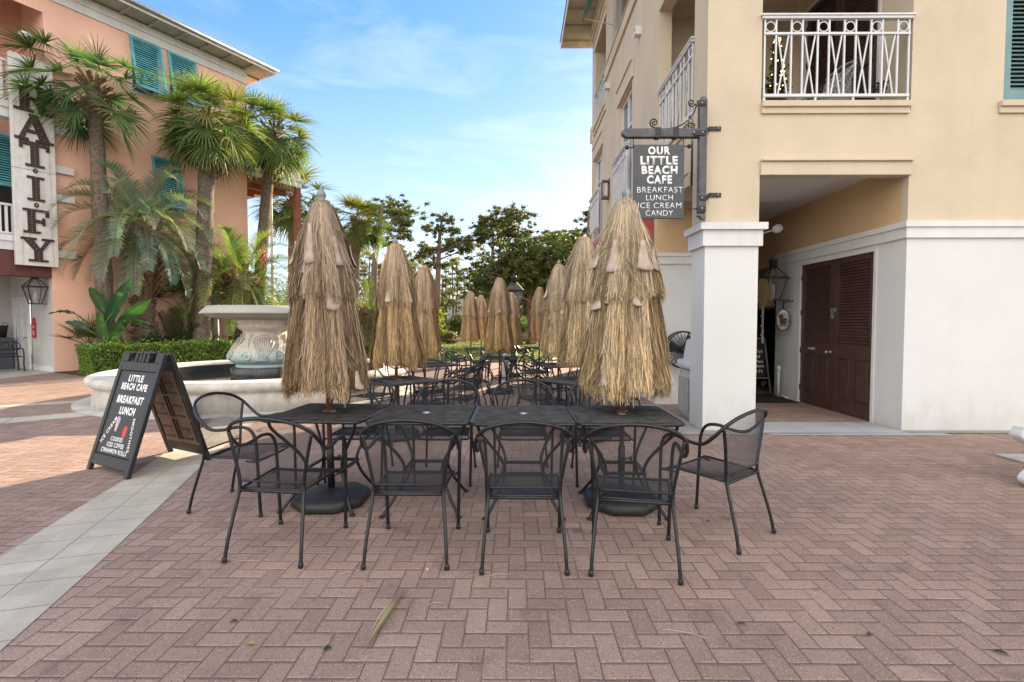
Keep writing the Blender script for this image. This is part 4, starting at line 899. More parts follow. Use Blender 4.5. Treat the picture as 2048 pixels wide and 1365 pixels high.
# carved shells and scrolls on the pedestal
mb = MB()
for q in range(4):
    a0 = R(-68+90*q)
    def on(u, z, o=.02): rr = float(np.interp(z, [p[1] for p in pp], [p[0] for p in pp]))+o; return (rr*math.cos(a0+u), rr*math.sin(a0+u), z)
    for k in range(9): 
        f = (k-4)/4; mb.tube([on(f*.10, .78), on(f*.24, .92+.02*(1-f*f)), on(f*.36, 1.05+.09*(1-f*f))], [.010, .02, .026], 6)
    mb.tube([on(f*.43, 1.10+.10*(1-f*f), .012) for f in np.linspace(-1, 1, 13)], .018, 6)
    for sgn in (1, -1): mb.tube([on(sgn*(.42+.16*(1-k/22)*math.cos(k*.5)), .78+.11*(1-k/22)*math.sin(k*.5), .015) for k in range(22)], .016, 6); mb.tube([on(sgn*.30, .76, .01), on(sgn*.5, .95, .01), on(sgn*.62, 1.12, .012), on(sgn*.52, 1.2, .012)], .018, 6)
    for k in range(4): mb.tube([on(f, .70+k*.025, .015) for f in np.linspace(-.12, .12, 5)], .010, 6)
obj('carving', mb, M['verdigris'], ped)
t_ = NT('speckled_stone'); co = t_.coord(); nz = t_.noise(co, 90, 3, .8); c = t_.mix(t_.rng(nz, .35, .65), (.26, .25, .22), (.43, .42, .38)); c = t_.mix(t_.math('MULTIPLY', t_.rng(t_.noise(co, 2, 4), .4, .7), .5), c, (.42, .38, .28)); t_.put(t_.b.inputs['Base Color'], c); t_.b.inputs['Roughness'].default_value = .9; t_.bump(nz, .5, .006); M['speckle'] = t_.m
mb = MB(); mb.lathe([(.3, 1.46), (.55, 1.50), (.95, 1.535), (1.10, 1.575), (1.12, 1.60), (1.21, 1.615), (1.21, 1.64), (1.07, 1.775), (1.02, 1.775), (.97, 1.70), (.2, 1.66), (0.01, 1.66)], 12, Matrix.Rotation(R(15), 4, 'Z')); obj('bowl', mb, M['speckle'], ft, bevel=.012)

# ------------------------------------------------------------------ small things
def lantern(name, label, loc, s, rz, wall):
    """tapered four-sided copper lantern; wall = bracket direction length along local +y"""
    t = thing(name, label, 'lantern', loc, rz); mb = MB()
    c0 = [(-1,-1), (1,-1), (1,1), (-1,1)]; b0, t0, zb, zt, zr = .075*s, .15*s, -.24*s, .10*s, .26*s
    for i in range(4):
        (x, y), (x2, y2) = c0[i], c0[(i+1) % 4]
        mb.bar((x*b0, y*b0, zb), (x*t0, y*t0, zt), .016*s, .016*s); mb.bar((x*b0, y*b0, zb), (x2*b0, y2*b0, zb), .016*s, .016*s); mb.bar((x*t0, y*t0, zt), (x2*t0, y2*t0, zt), .022*s, .022*s); mb.bar((x*t0, y*t0, zt), (x*.04*s, y*.04*s, zr), .014*s, .014*s)
    mb.lathe([(.055*s, zr-.01*s), (.055*s, zr+.09*s), (.065*s, zr+.10*s), (.05*s, zr+.13*s)], 12)
    if wall: mb.bar((0, t0, zt), (0, wall, zt), .02*s, .02*s); mb.box((-.03*s, wall-.015, zt-.10*s), (.03*s, wall, zt+.06*s)); mb.bar((0, b0, zb), (0, wall, zb), .012*s, .012*s)
    obj('frame', mb, M['iron'], t); mb = MB()
    for i in range(4):
        (x, y), (x2, y2) = c0[i], c0[(i+1) % 4]
        mb.quad((x*b0*.94, y*b0*.94, zb), (x2*b0*.94, y2*b0*.94, zb), (x2*t0*.96, y2*t0*.96, zt), (x*t0*.96, y*t0*.96, zt))
        mb.add([(x*t0*.96, y*t0*.96, zt), (x2*t0*.96, y2*t0*.96, zt), (x2*.04*s, y2*.04*s, zr), (x*.04*s, y*.04*s, zr)], [(0,1,2,3)])
    obj('glazing', mb, M['lantern_glass'], t); mb = MB()
    for k in range(3): mb.lathe([(.012*s, zb+.02), (.012*s, zb+.12*s), (.018*s, zb+.16*s), (.004*s, zb+.24*s)], 8, Matrix.Translation(((k-1)*.035*s, 0, 0)))
    obj('burner', mb, M['white_paint'], t); return t
t_ = NT('lantern_glass'); gl = t_.n('ShaderNodeBsdfTransparent'); mx = t_.n('ShaderNodeMixShader', {0: .28}); t_.nt.links.new(gl.outputs[0], mx.inputs[1]); t_.nt.links.new(t_.b.outputs[0], mx.inputs[2]); t_.nt.links.new(mx.outputs[0], t_.out.inputs[0]); t_.b.inputs['Base Color'].default_value = (.25, .24, .22, 1); t_.b.inputs['Roughness'].default_value = .2; M['lantern_glass'] = t_.m
lantern('wall_lantern', 'black gas lantern on the white alcove wall beside the dark louvred doors', (4.84, 9.45, 2.16), 1.2, R(-90), .365)
# oval café sign by the alcove door
ov = thing('oval_sign', 'small brown oval coffee sign on an iron bracket beside the dark doors', 'sign', (5.12, 9.33, 1.5))
oc = at(1566, 640, 9.33); mb = MB(); E_ = lambda k, rx, rz: [(oc.x+rx*math.cos(a), oc.z+rz*math.sin(a)) for a in np.linspace(0, 2*math.pi, 28, endpoint=False)]
mb.tube([(x, 9.33, z) for x, z in E_(0, .125, .2)], .012, 6, closed=True); obj('rim', mb, mat('rusty_iron', (.10, .06, .04), .7, .2, 20), ov, True)
mb = MB(); mb.prism(E_(0, .115, .19), 9.325, 9.335); pl = obj('plate', mb, mat('oval_plate', (.42, .38, .33), .7, .15, 10), ov, True)
mb = MB(); mb.prism([(oc.x-.075, oc.z+.03), (oc.x+.065, oc.z+.03), (oc.x+.045, oc.z-.09), (oc.x-.055, oc.z-.09)], 9.317, 9.3245); mb.tube([(oc.x+.065+.03*math.cos(a), 9.321, oc.z-.03+.035*math.sin(a)) for a in np.linspace(-1.4, 1.4, 8)], .007, 5); mb.prism([(oc.x-.09, oc.z-.10), (oc.x+.08, oc.z-.10), (oc.x+.05, oc.z-.118), (oc.x-.06, oc.z-.118)], 9.317, 9.3245); mb.prism([(oc.x-.045+.05*math.cos(a), oc.z+.065+.04*math.sin(a)) for a in np.linspace(0, 6.28, 12, endpoint=False)], 9.317, 9.3245); obj('cup_emblem', mb, M['dark_wood'], pl, True)
for k, chh in enumerate('COFFEE'):
    an = R(140-k*20); o = obj('lettering', text_mesh(chh, .026, .038, .001, .02), M['dark_wood'], pl, False); o.location = (oc.x+.09*math.cos(an), 9.3235, oc.z+.158*math.sin(an)); o.rotation_euler = (Matrix.Rotation(R(90)-an, 3, 'Y') @ Matrix.Rotation(R(90), 3, 'X')).to_euler()
mb = MB(); mb.bar((oc.x, 9.33, oc.z+.2), (oc.x, 9.33, oc.z+.33), .02, .02); mb.bar((oc.x, 9.33, oc.z+.33), (5.163, 9.33, oc.z+.35), .018, .018); mb.tube([(oc.x-.07, 9.33, oc.z+.34), (oc.x, 9.33, oc.z+.36), (oc.x+.05, 9.33, oc.z+.30)], .008, 6); obj('bracket', mb, M['iron'], ov, True)
# chalkboard easel
cb = thing('chalkboard', 'black chalkboard easel with white handwriting in the dark café entrance', 'chalkboard', (4.93, 10.15, 0)); MM = Matrix.Translation((4.93, 10.1, .0)) @ Matrix.Rotation(R(-6), 4, 'X'); mb = MB()
for x0, x1 in ((-.24, -.15), (.24, .15)): mb.bar(MM @ Vector((x0, 0, 0)), MM @ Vector((x1, 0, 1.15)), .025, .02, up=(0,1,0))
mb.bar(MM @ Vector((-.22, 0, .32)), MM @ Vector((.22, 0, .32)), .02, .02); mb.bar(MM @ Vector((-.15, 0, 1.13)), MM @ Vector((.15, 0, 1.13)), .02, .02)
for k in (-.1, .1): mb.tube([MM @ Vector((k+.06*math.cos(a)*(1-a/9), 0, .2+.06*math.sin(a)*(1-a/9))) for a in np.linspace(0, 8, 20)], .006, 5)
obj('frame', mb, M['silver'], cb, True); mb = MB(); vs = [MM @ Vector(p) for p in ((-.205, .0, .34), (.205, .0, .34), (.15, .0, 1.12), (-.15, .0, 1.12), (-.205, .012, .34), (.205, .012, .34), (.15, .012, 1.12), (-.15, .012, 1.12))]; mb.add(vs, [(0,1,2,3), (7,6,5,4), (0,4,5,1), (1,5,6,2), (2,6,7,3), (3,7,4,0)]); bd2 = obj('board', mb, M['dark_glass'], cb, True)
for s_, z_, w2_ in (('Tall', .86, .16), ('of', .76, .07), ('Man', .66, .16), ('Latte', .57, .2), ('3.75', .46, .14)):
    o = obj('lettering', text_mesh(s_, w2_, .06, .001), M['white_letter'], bd2); o.matrix_basis = MM @ Matrix.Translation((.02, -.002, z_)) @ Matrix.Rotation(R(90), 4, 'X')
mb = MB(); mb.box((4.0, 8.95, .009), (5.1, 10.05, .021)); tag(obj('door_mat', mb, mat('black_mat', (.012, .012, .013), .95, .3, 30, .5, 200, .004)), 'black rubber mat on the floor of the café alcove', 'mat')
mb = MB()
mb.tube([(5.07, 9.62, .01), (5.07, 9.62, .55)], .022, 10); mb.lathe([(.03, .5), (.034, .51), (.034, .60), (.02, .62)], 12, Matrix.Translation((5.07, 9.62, 0))); mb.tube([(5.07, 9.62, .06), (5.07, 9.40, .05), (5.10, 9.32, .03)], .016, 8); tag(obj('pvc_pipe', mb, M['white_trim']), 'short white plastic pipe at the foot of the alcove wall', 'pipe')
# thatch fringe hung in the entrance
V, F, K = [], [], []
for k in range(260):
    x = random.Random(k).uniform(4.52, 4.72); rr = random.Random(k+999); y = 9.35+rr.uniform(-.1, .1); L = rr.uniform(.25, .48); b = len(V); dx = rr.gauss(0, .05); z1 = 2.22+rr.uniform(-.1, .05)
    V += [(x-.003, y, z1), (x+.003, y, z1), (x+dx+.003, y-.03, z1-L), (x+dx-.003, y-.03, z1-L)]; F.append((b, b+1, b+2, b+3)); c = rr.uniform(.5, 1.2); K += [(.33*c, .24*c, .13*c)]*4
o = obj('thatch_fringe', npmesh('thatch_fringe', np.array(V), np.array(F), M['thatch'], np.array(K)), None); tag(o, 'straw fringe hanging beside the lantern in the café alcove', 'thatch fringe')
mb = MB()
for k in range(5): mb.box((5.02, 10.2, 1.02+k*.19), (5.055, 10.23, 1.17+k*.19)); mb.box((4.995, 10.2, 1.175+k*.19), (5.055, 10.23, 1.205+k*.19))
tag(obj('door_ornament', mb, M['white_trim']), 'white bracket shaped strip at the edge of the café entrance', 'trim strip')
# spotlight under the soffit
sl = thing('ceiling_fixture', 'white caged lamp fixed high on the alcove back wall', 'lamp', (4.15, 8.4, 2.8)); v = at(1546, 461, 8.6); mb = MB(); mb.lathe([(.03, 0), (.06, .02), (.075, .09), (.05, .15)], 16, Matrix.Translation(v) @ Matrix.Rotation(R(70), 4, 'Y')); obj('shade', mb, M['white_trim'], sl, True); mb = MB(); mb.bar(v, (v.x-.12, 8.82, v.z-.03), .02, .02); obj('bracket', mb, M['white_trim'], sl, True)
# lamp box on the side wall
wl = thing('wall_lamp', 'square bronze wall lamp on the beige side wall above the red awning', 'lamp', (XS, 13.3, 4.95)); Q = frame_M((XS, 13.45, 4.7), -Y3, Z3); mb = MB(); mb.box((0, -.03, 0), (.26, 0, .5), Q); mb.box((0, -.2, .42), (.26, -.03, .46), Q); mb.box((0, -.2, .0), (.26, -.03, .04), Q)
for x in (0, .235): mb.box((x, -.2, .04), (x+.025, -.175, .42), Q)
obj('housing', mb, mat('bronze', (.14, .10, .07), .5), wl, True); mb = MB(); mb.box((.05, -.15, .06), (.21, -.06, .40), Q); obj('diffuser', mb, M['white_trim'], wl, True)
# litter bin and fan behind the pillar
bn = thing('litter_bin', 'pale grey ribbed litter bin half hidden behind the white pillar', 'bin', (2.66, 7.75, 0)); Q = Matrix.Translation((2.83, 7.62, 0)); mb = MB()
def rsq(r, z, a): c = max(abs(math.cos(a)), abs(math.sin(a))); return r/c**.8
mb.lathe([(.23, .0), (.24, .03), (.255, .75)], 48, Q, fn=rsq)
for k in range(-3, 4): mb.box((k*.06-.012, -.275, .1), (k*.06+.012, -.25, .62), Q); mb.box((-.275, k*.06-.012, .1), (-.25, k*.06+.012, .62), Q)
obj('body', mb, mat('bin_grey', (.40, .40, .37), .7, .08, 6), bn, True); mb = MB(); mb.lathe([(.275, .75), (.29, .77), (.29, .86), (.26, .875), (.215, .88), (.18, 1.16), (.16, 1.19), (.0, 1.2)], 48, Q, fn=rsq); obj('lid', mb, mat('bin_lid_grey', (.52, .54, .55), .5, .04, 6), bn, True)
fn_ = thing('wall_fan', 'black round fan on the white wall beside the litter bin', 'fan', (2.72, 8.6, .95)); fc = at(1366, 700, 8.55); mb = MB(); Q = Matrix.Translation(fc)
for y in (-.09, .09): mb.tube([Q @ Vector((.31*math.cos(a), y, .31*math.sin(a))) for a in np.linspace(0, 6.283, 40, endpoint=False)], .012, 6, closed=True)
mb.lathe([(.32, -.07), (.325, 0), (.32, .07)], 40, Q @ Matrix.Rotation(R(90), 4, 'X'), cap=False)
for y in (-.1, .1):
    for k in range(28): a = k*2*math.pi/28; mb.tube([Q @ Vector((.05*math.cos(a), y*1.15, .05*math.sin(a))), Q @ Vector((.31*math.cos(a+.25), y*.9, .31*math.sin(a+.25)))], .004, 4)
obj('cage', mb, M['iron'], fn_, True); mb = MB(); mb.lathe([(.06, -.1), (.06, .14)], 16, Q @ Matrix.Rotation(R(90), 4, 'X')); mb.bar(fc+Vector((0, .1, 0)), fc+Vector((0, .27, -.05)), .04, .04); obj('motor', mb, M['iron'], fn_, True); mb = MB()
for k in range(3):
    a = k*2.094+.5; mb.add([Q @ Vector((.06*math.cos(a), -.03, .06*math.sin(a))), Q @ Vector((.28*math.cos(a-.1), -.05, .28*math.sin(a-.1))), Q @ Vector((.29*math.cos(a+.75), .04, .29*math.sin(a+.75))), Q @ Vector((.06*math.cos(a+.9), .03, .06*math.sin(a+.9)))], [(0,1,2,3)])
o = obj('blade', mb, mat('dark_blade', (.05, .05, .055), .4), fn_, True); sm = o.modifiers.new('thickness', 'SOLIDIFY'); sm.thickness = .004
# white concrete bench at the right edge
cbn = thing('stone_bench', 'white cast stone bench with scrolled leg at the right edge of the terrace', 'bench', (4.85, 4.75, 0)); M['cast_stone'] = mat('white_cast_stone', (.66, .66, .65), .85, .08, 5, .4, 50, .006, streak=.25)
mb = MB(); fb = gp(2040, 985); BX, BY = 4.50, 4.36
prof = [(.10, 0), (.0, .02), (-.045, .09), (-.02, .16), (.05, .24), (.07, .32), (.06, .42), (.0, .50), (-.09, .56), (-.13, .63), (-.10, .70), (-.03, .735), (.5, .735), (.5, .60), (.42, .45), (.40, .3), (.46, .14), (.46, 0)]
pc = [(a.x+BX, a.y*.74) for a in crom([(x, z, 0) for x, z in prof], 3, True)]; mb.prism(pc, BY-.06, BY+.07); obj('leg', mb, M['cast_stone'], cbn, True, bevel=.02)
mb = MB(); mb.prism([(x+1.1, z) for x, z in pc], BY-.06, BY+.07); obj('leg', mb, M['cast_stone'], cbn, True, bevel=.02); mb = MB(); mb.box((BX+.24, BY-.2, .546), (BX+1.75, BY+.22, .61)); obj('seat', mb, M['cast_stone'], cbn, True, bevel=.02)
mb = MB(); mb.box((5.22, 5.05, .004), (6.1, 5.42, .02)); tag(obj('paving_slab', mb, M['concrete']), 'small grey concrete slab in the paving behind the white bench', 'slab')
# lamp post at the end of the terrace
lp = lantern('lamp_post', 'black post lantern standing at the end of the terrace behind the middle umbrella', (-.04, 16.6, 2.32), 1.7, R(20), 0)
mb = MB(); mb.lathe([(.11, -2.32), (.11, -2.2), (.06, -2.1), (.05, -1.0), (.045, -.5), (.06, -.47), (.06, -.42), (.10, -.41)], 14); obj('post', mb, M['iron'], lp)
mb = MB(); mb.lathe([(.13, 0), (.13, .03), (.075, .06), (.065, .70), (.05, .74), (0, .75)], 18, Matrix.Translation((-.22, 11.3, .0))); tag(obj('bollard', mb, M['concrete']), 'round grey bollard just behind the middle table', 'bollard')
# litter on the bricks
M['straw_stick'] = mat('straw_stick', (.48, .40, .30), .8)
def leaf_thing(px, py, L, Wd, rz, col, label, name='fallen_leaf', cat='leaf', group='dry leaves fallen on the bricks'):
    p = gp(px, py); mb = MB(); mb.grid(lambda u, v: ((u-.5)*L, (v-.5)*Wd*math.sin(math.pi*min(.98, max(.02, u))), .004+.012*math.sin(math.pi*u)*(.4+abs(v-.5))), 8, 2); o = obj(name, mb, mat(name+'_colour', col, .8, .2, 60)); o.location = p; o.rotation_euler = (0, 0, R(rz)); return tag(o, label, cat, group)
leaf_thing(816, 1081, .03, .022, 20, (.50, .36, .17), 'small tan dry leaf on the bricks between the second and third front chairs')
leaf_thing(502, 1292, .045, .016, 10, (.42, .22, .08), 'orange brown dry leaf on the bricks at the lower left')
leaf_thing(655, 1300, .04, .025, 35, (.03, .03, .03), 'black dry leaf on the bricks beside the fallen palm frond')
leaf_thing(468, 1246, .04, .02, 20, (.035, .04, .045), 'dark grey dry leaf on the bricks left of the fallen frond')
leaf_thing(735, 1162, .022, .018, 60, (.30, .17, .06), 'tiny brown dry leaf near the tip of the fallen palm frond')
leaf_thing(2002, 1309, .06, .022, -35, (.03, .03, .03), 'black dry leaf on the bricks at the lower right corner')
leaf_thing(1483, 1251, .045, .012, -10, (.06, .04, .02), 'dark brown dry leaf on the bricks right of the nearest chairs')
leaf_thing(1416, 1045, .028, .02, 20, (.05, .025, .015), 'dark dry leaf on the bricks below the sideways chair')
leaf_thing(856, 1142, .03, .018, 70, (.62, .56, .50), 'pale grey dry leaf on the bricks in front of the second chair')
leaf_thing(1738, 1271, .03, .02, 40, (.06, .04, .02), 'brown dry leaf on the bricks at the lower right')
fr_ = thing('fallen_frond', 'dry folded palm frond lying on the bricks in front of the chairs', 'palm frond', gp(765, 1245)); V, F, K = [], [], []
a = gp(812, 1175); b = gp(722, 1315); rg = random.Random(4)
for k in range(16):
    o1 = rg.gauss(0, .010); o2 = rg.gauss(0, .008); s_ = rg.uniform(0, .22); e_ = rg.uniform(.8, 1); nn = 8; b0 = len(V); c = rg.uniform(.7, 1.15); wd = rg.uniform(.002, .005)
    for q in range(nn+1):
        tt = s_+(e_-s_)*q/nn; p = a.lerp(b, tt); sp2 = math.sin(math.pi*tt)*.9+.15; x = p.x+o1*(1-tt)*1.6+o2*sp2; ww = wd*math.sin(math.pi*min(.97, q/nn+.03)); z = .004+.016*math.sin(math.pi*tt)*(1+.3*(k % 3))
        V += [(x-ww, p.y, z), (x+ww, p.y+ww*.5, z+.002)]; K += [(.44*c, .38*c, .21*c) if tt > .35 else (.36*c, .27*c, .14*c)]*2
    for q in range(nn): F.append((b0+2*q, b0+2*q+1, b0+2*q+3, b0+2*q+2))
obj('blade', npmesh('blade', np.array(V), np.array(F), M['dry_leaf'], np.array(K)), None, fr_, True)
for k, (px, py, L, rz) in enumerate(((990, 1060, .10, -60), (690, 1150, .09, 50), (905, 1055, .13, 5), (1000, 1152, .12, 5), (1145, 1170, .06, -75), (965, 1150, .10, 15), (492, 1125, .16, 4), (1370, 1270, .2, -20), (870, 1210, .08, 20))):
    p = gp(px, py); mb = MB(); mb.tube(crom([(-L/2, 0, .004), (0, .008, .008), (L/2, 0, .004)], 4), .0016, 5); o = obj('straw', mb, M['straw_stick']); o.location = p; o.rotation_euler = (0, 0, R(rz)); tag(o, 'loose pale straw fallen on the bricks around the front chairs', 'straw', 'loose straws on the bricks')
# ------------------------------------------------------------------ pink building: local x along the facade (away), -y outward
B0 = Vector((-13.343, 14.38, 0)); BA = math.atan2(.8688, .4952)
pb = thing('pink_building', 'tall salmon pink stucco building with teal shutters, white balconies and a metal roof', 'building', B0, BA)
PM = Matrix.LocRotScale(B0, Matrix.Rotation(BA, 3, 'Z').to_euler(), None)
def loc(px, py, y=0.0):
    """local point on the facade plane (offset y) seen at a pixel"""
    d = Vector((.4952, .8688, 0)); n = Vector((-.8688, .4952, 0)); r = ray(px, py); o = Vector((0, 0, 1.45))
    t = ((B0+n*y-o).dot(n))/r.dot(n); p = o+r*t-B0; return Vector((p.dot(d), p.dot(n), p.z))
I4 = Matrix.Identity(4); FL = 5.95; PT = 11.15
pbo = lambda n, mb, m, **k: obj(n, mb, m, pb, False, **k)
wins = []
for (px0, py0, px1, pyb) in ((258, 72, 318, 190), (334, 103, 388, 210), (302, 315, 356, 395)):
    a = loc(px0, py0); b = loc(px1, py0); c = loc(px0, pyb); wins.append((a.x, a.z, b.x-a.x))
wins[2] = (wins[2][0], 6.95, wins[2][2])
mb = MB(); holes = [(x-0, z-1.75, x+wd, z-.02) for x, z, wd in wins]
wall_grid(mb, (0, 0, 0), X3, Z3, holes, (FL, PT), .14, (0,-1,0)); pbo('wall', mb, M['pink'])
mb = MB(); wall_grid(mb, (FL, 0, 0), Y3, Z3, [], (9, PT)); pbo('end_wall', mb, M['pink'])
mb = MB()      # wing nearer the camera: 3 open storeys beside the street
wall_grid(mb, (-5, 0, 8.6), X3, Z3, [], (4.0, 2.55)); wall_grid(mb, (-1.0, 0, 10.2), X3, Z3, [], (1.0, .95)); wall_grid(mb, (-5, 1.6, 7.0), X3, Z3, [], (5.2, 4.15)); wall_grid(mb, (0, 1.6, 7), -Y3, Z3, [], (1.6, 4.1)); pbo('wing_wall', mb, M['pink'])
mb = MB(); wall_grid(mb, (0, 3.3, 0), -Y3, Z3, [(3.3-2.72, 0, 3.3-1.66, 2.14)], (3.3, 3.45), .06, (-1,0,0)); wall_grid(mb, (-6, 3.3, 0), X3, Z3, [], (6, 3.45)); mb.quad((-6, .02, 3.45), (0, .02, 3.45), (0, 3.3, 3.45), (-6, 3.3, 3.45)); pbo('arcade_wall', mb, mat('arcade_grey', (.52, .50, .48), .9, .05, 1, .4, 60, .005, streak=.12))
mb = MB(); mb.box((-6, -.02, 2.73), (-.002, .35, 3.42)); pbo('beam', mb, M['maroon'])
mb = MB(); mb.box((-6, -.06, 3.425), (-.003, .4, 3.66)); mb.box((-6, -.1, 3.66), (-.003, .4, 3.82)); mb.box((-6, -.04, 7.0), (-.003, .4, 7.25)); mb.box((-6, -.09, 7.25), (-.003, .4, 7.45))
wall_grid(mb, (-6, 1.4, 3.82), X3, Z3, [], (6, 3.2)); wall_grid(mb, (-.004, 1.4, 3.82), -Y3, Z3, [], (1.4, 3.2)); pbo('balcony', mb, M['white_paint'])
def picket(x0, x1, z0, z1, y=0.02):
    mb = MB(); mb.box((x0, y-.03, z1-.06), (x1, y+.05, z1)); mb.box((x0, y-.01, z0+.04), (x1, y+.03, z0+.09)); n = int((x1-x0)/.13)
    for k in range(n): mb.box((x0+k*.13, y, z0+.09), (x0+k*.13+.06, y+.025, z1-.06))
    pbo('railing', mb, M['white_paint'])
picket(-6, -.01, 3.82, 4.68); picket(-6, -.01, 7.45, 8.55)
mb = MB(); MM = frame_M((-5.2, 1.38, 4.0), X3, Z3); frame_rect(mb, MM, 0, 0, 5.1, 2.9, .08, -.03, .01); mb.box((2.5, -.02, 1.4), (5.02, .0, 1.46), MM); wf = pbo('window', mb, M['white_paint']); mb = MB(); mb.box((.08, -.004, .08), (5.02, .004, 2.82), MM); obj('pane', mb, M['dark_glass'], wf)
mb = MB(); MM = frame_M((-1.5, 1.30, 5.4), X3, Z3); frame_rect(mb, MM, 0, 0, 1.35, 1.45, .08, -.02, .02); louvres(mb, MM, .08, .08, 1.27, 1.37, 18, .006, .5, .03); mb.box((-4, -.02, 0), (0, .02, 1.45), MM); pbo('louvred_shutter', mb, M['teal'])
for x, z, wd in wins:
    mb = MB(); MM = frame_M((x, .06, z-1.75), X3, Z3); frame_rect(mb, MM, 0, 0, wd, 1.73, .05, -.09, .02); wf = pbo('window', mb, M['white_paint']); mb = MB(); mb.box((.05, 0, .05), (wd-.05, .008, 1.68), MM); obj('pane', mb, M['dark_glass'], wf)
    bahama(frame_M((x, 0, z-1.75), X3, Z3), -.02, 1.76, wd+.04, 1.72, R(13), M['teal'], pb, world=False, n=20)
# white brackets that carry the tall sign, trims and belts
arms = [loc(132, y).z for y in (268, 344, 400, 511)]
for z in arms: mb = MB(); mb.box((.10, -.13, z-.1), (loc(147, 300, -.13).x, -.002, z+.1)); pbo('bracket', mb, M['white_trim'])
mb = MB()
for z, h_, pr in ((3.42, .06, .035), (3.60, .30, .02), (3.95, .06, .04)): mb.box((.001, -pr, z), (FL, -.001, z+h_))
pbo('belt_moulding', mb, M['pink'])
mb = MB(); mb.box((.0, -.05, 10.62), (FL+.02, -.001, 10.86)); mb.box((-5, -.05, 10.62), (0, -.001, 10.86)); mb.box((0, -.09, 10.86), (FL+.02, -.002, 11.1)); mb.box((-5, -.09, 10.86), (0, -.002, 11.1)); pbo('frieze', mb, M['white_trim'])
mb = MB(); OV = .8; ez = 11.12
mb.quad((-5, -OV, ez+.02), (FL+.72, -OV, ez+.02), (FL+.72, 8, ez+.02), (-5, 8, ez+.02))
for k in range(14): mb.box((-4.6+k*.8, -OV+.03, ez-.06), (-4.6+k*.8+.06, -.092, ez+.018))
for k in range(6): mb.box((FL+.021, .2+k*.9, ez-.06), (FL+.70, .26+k*.9, ez+.018))
pbo('eaves', mb, M['grey_wood'])
mb = MB(); mb.box((-5, -OV-.03, ez-.03), (FL+.75, -OV-.002, ez+.16)); mb.box((FL+.722, -OV, ez-.03), (FL+.75, 8, ez+.16)); pbo('fascia', mb, M['white_trim'])
mb = MB(); mb.tube([(-5, -OV-.09, ez+.10), (FL+.8, -OV-.09, ez+.10)], .06, 8); pbo('gutter', mb, M['silver'])
mb = MB(); mb.add([(-5, -OV-.06, ez+.17), (FL+.8, -OV-.06, ez+.17), (FL+.8, 8, ez+.17), (FL-1.9, 2.6, ez+2.0), (-5, 2.6, ez+2.0)], [(0,1,3,4), (1,2,3)])
for k in range(24):
    x = -5+k*.45; xe = min(x, FL-1.9-.0); t = 1.0 if x <= FL-1.9 else max(.05, (FL+.8-x)/2.7)
    mb.bar((x, -OV-.06, ez+.185), (x, -OV-.06+3.46*t*.98, ez+.185+1.83*t*.98), .03, .04)
pbo('roof', mb, M['roof'])
# timber deck on the far end, flush with the facade
D0 = loc(603, 368); DX = D0.x; mb = MB(); mb.box((FL+.01, -.02, 7.20), (DX, .05, 7.42)); mb.box((DX-.07, .052, 7.20), (DX, 5, 7.42)); mb.box((FL+.01, -.06, 7.425), (DX+.04, 5, 7.47)); dk = pbo('deck', mb, M['white_trim'])
mb = MB()
for k in range(7): mb.box((FL+.01, .25+k*.6, 7.22), (DX-.08, .31+k*.6, 7.418))
mb.box((FL+.3, .9, 6.95), (DX-.1, 1.05, 7.2)); mb.box((FL+.02, .06, 6.98), (DX-.2, .16, 7.19)); obj('joist', mb, M['brown_wood'], dk)
mb = MB(); mb.box((DX-.24, .02, 0), (DX-.02, .24, 7.19)); mb.box((DX-.24, 4, 0), (DX-.02, 4.2, 7.19)); pbo('post', mb, M['brown_wood'])
mb = MB()
for dx, dy in ((.55, 1.5), (1.0, 2.6), (1.35, .5), (.75, 3.2)): mb.tube([(FL+dx, dy, 0), (FL+dx, dy, 7.0)], .055, 10)
pbo('column', mb, M['white_trim'])
mb = MB(); x1 = DX-.01
mb.box((FL+.01, -.03, 8.42), (x1, .03, 8.5)); mb.box((x1-.06, .03, 8.42), (x1, 5, 8.5)); mb.box((FL+.01, -.015, 7.52), (x1, .015, 7.57))
for k in range(int((x1-FL)/.09)): mb.box((FL+.02+k*.09, -.012, 7.57), (FL+.06+k*.09, .012, 8.42))
for k in range(40): mb.box((x1-.05, .1+k*.11, 7.48), (x1-.03, .15+k*.11, 8.42))
pbo('deck_railing', mb, M['white_paint'])
# arcade: door, baseboard
mb = MB(); MM = frame_M((0-.05, 2.72, 0), -Y3, Z3); frame_rect(mb, MM, -.09, 0, 1.15, 2.22, .09, -.06, .0, 0); mb.box((.0, -.01, .01), (1.06, .02, 2.13), MM)
for a, b in ((.14, .47), (.59, .92)):
    for c, d in ((.2, .85), (1.0, 1.6), (1.7, 2.0)): frame_rect(mb, MM, a, c, b, d, .03, -.022, -.009)
dr = pbo('door', mb, M['white_paint']); mb = MB(); mb.lathe([(.03, 0), (.03, .02), (.012, .03), (.012, .06)], 10, MM @ Matrix.Translation((.97, -.01, .98)) @ Matrix.Rotation(R(90), 4, 'X')); mb.bar(MM @ Vector((.97, -.07, .98)), MM @ Vector((.86, -.07, .96)), .015, .02); obj('handle', mb, M['iron'], dr)
mb = MB(); mb.box((-.03, 0.02, 0), (-.001, 1.55, .16)); pbo('skirting', mb, M['white_trim'])
tg = tag(obj('door_tag', MB(), M['red_tag']), 'red notice card hanging on the white wall beside the arcade door', 'notice'); c0 = PM @ Vector((-.02, 1.38, 1.25)); tg_mb = MB(); tg_mb.box((-.13, -.012, -.27), (.13, 0, .2)); tg_mb.box((-.08, -.012, .2), (.08, 0, .34)); tg.data = tg_mb.mesh('door_tag', M['red_tag']); tg.location = c0; tg.rotation_euler = (0, 0, BA-R(90))
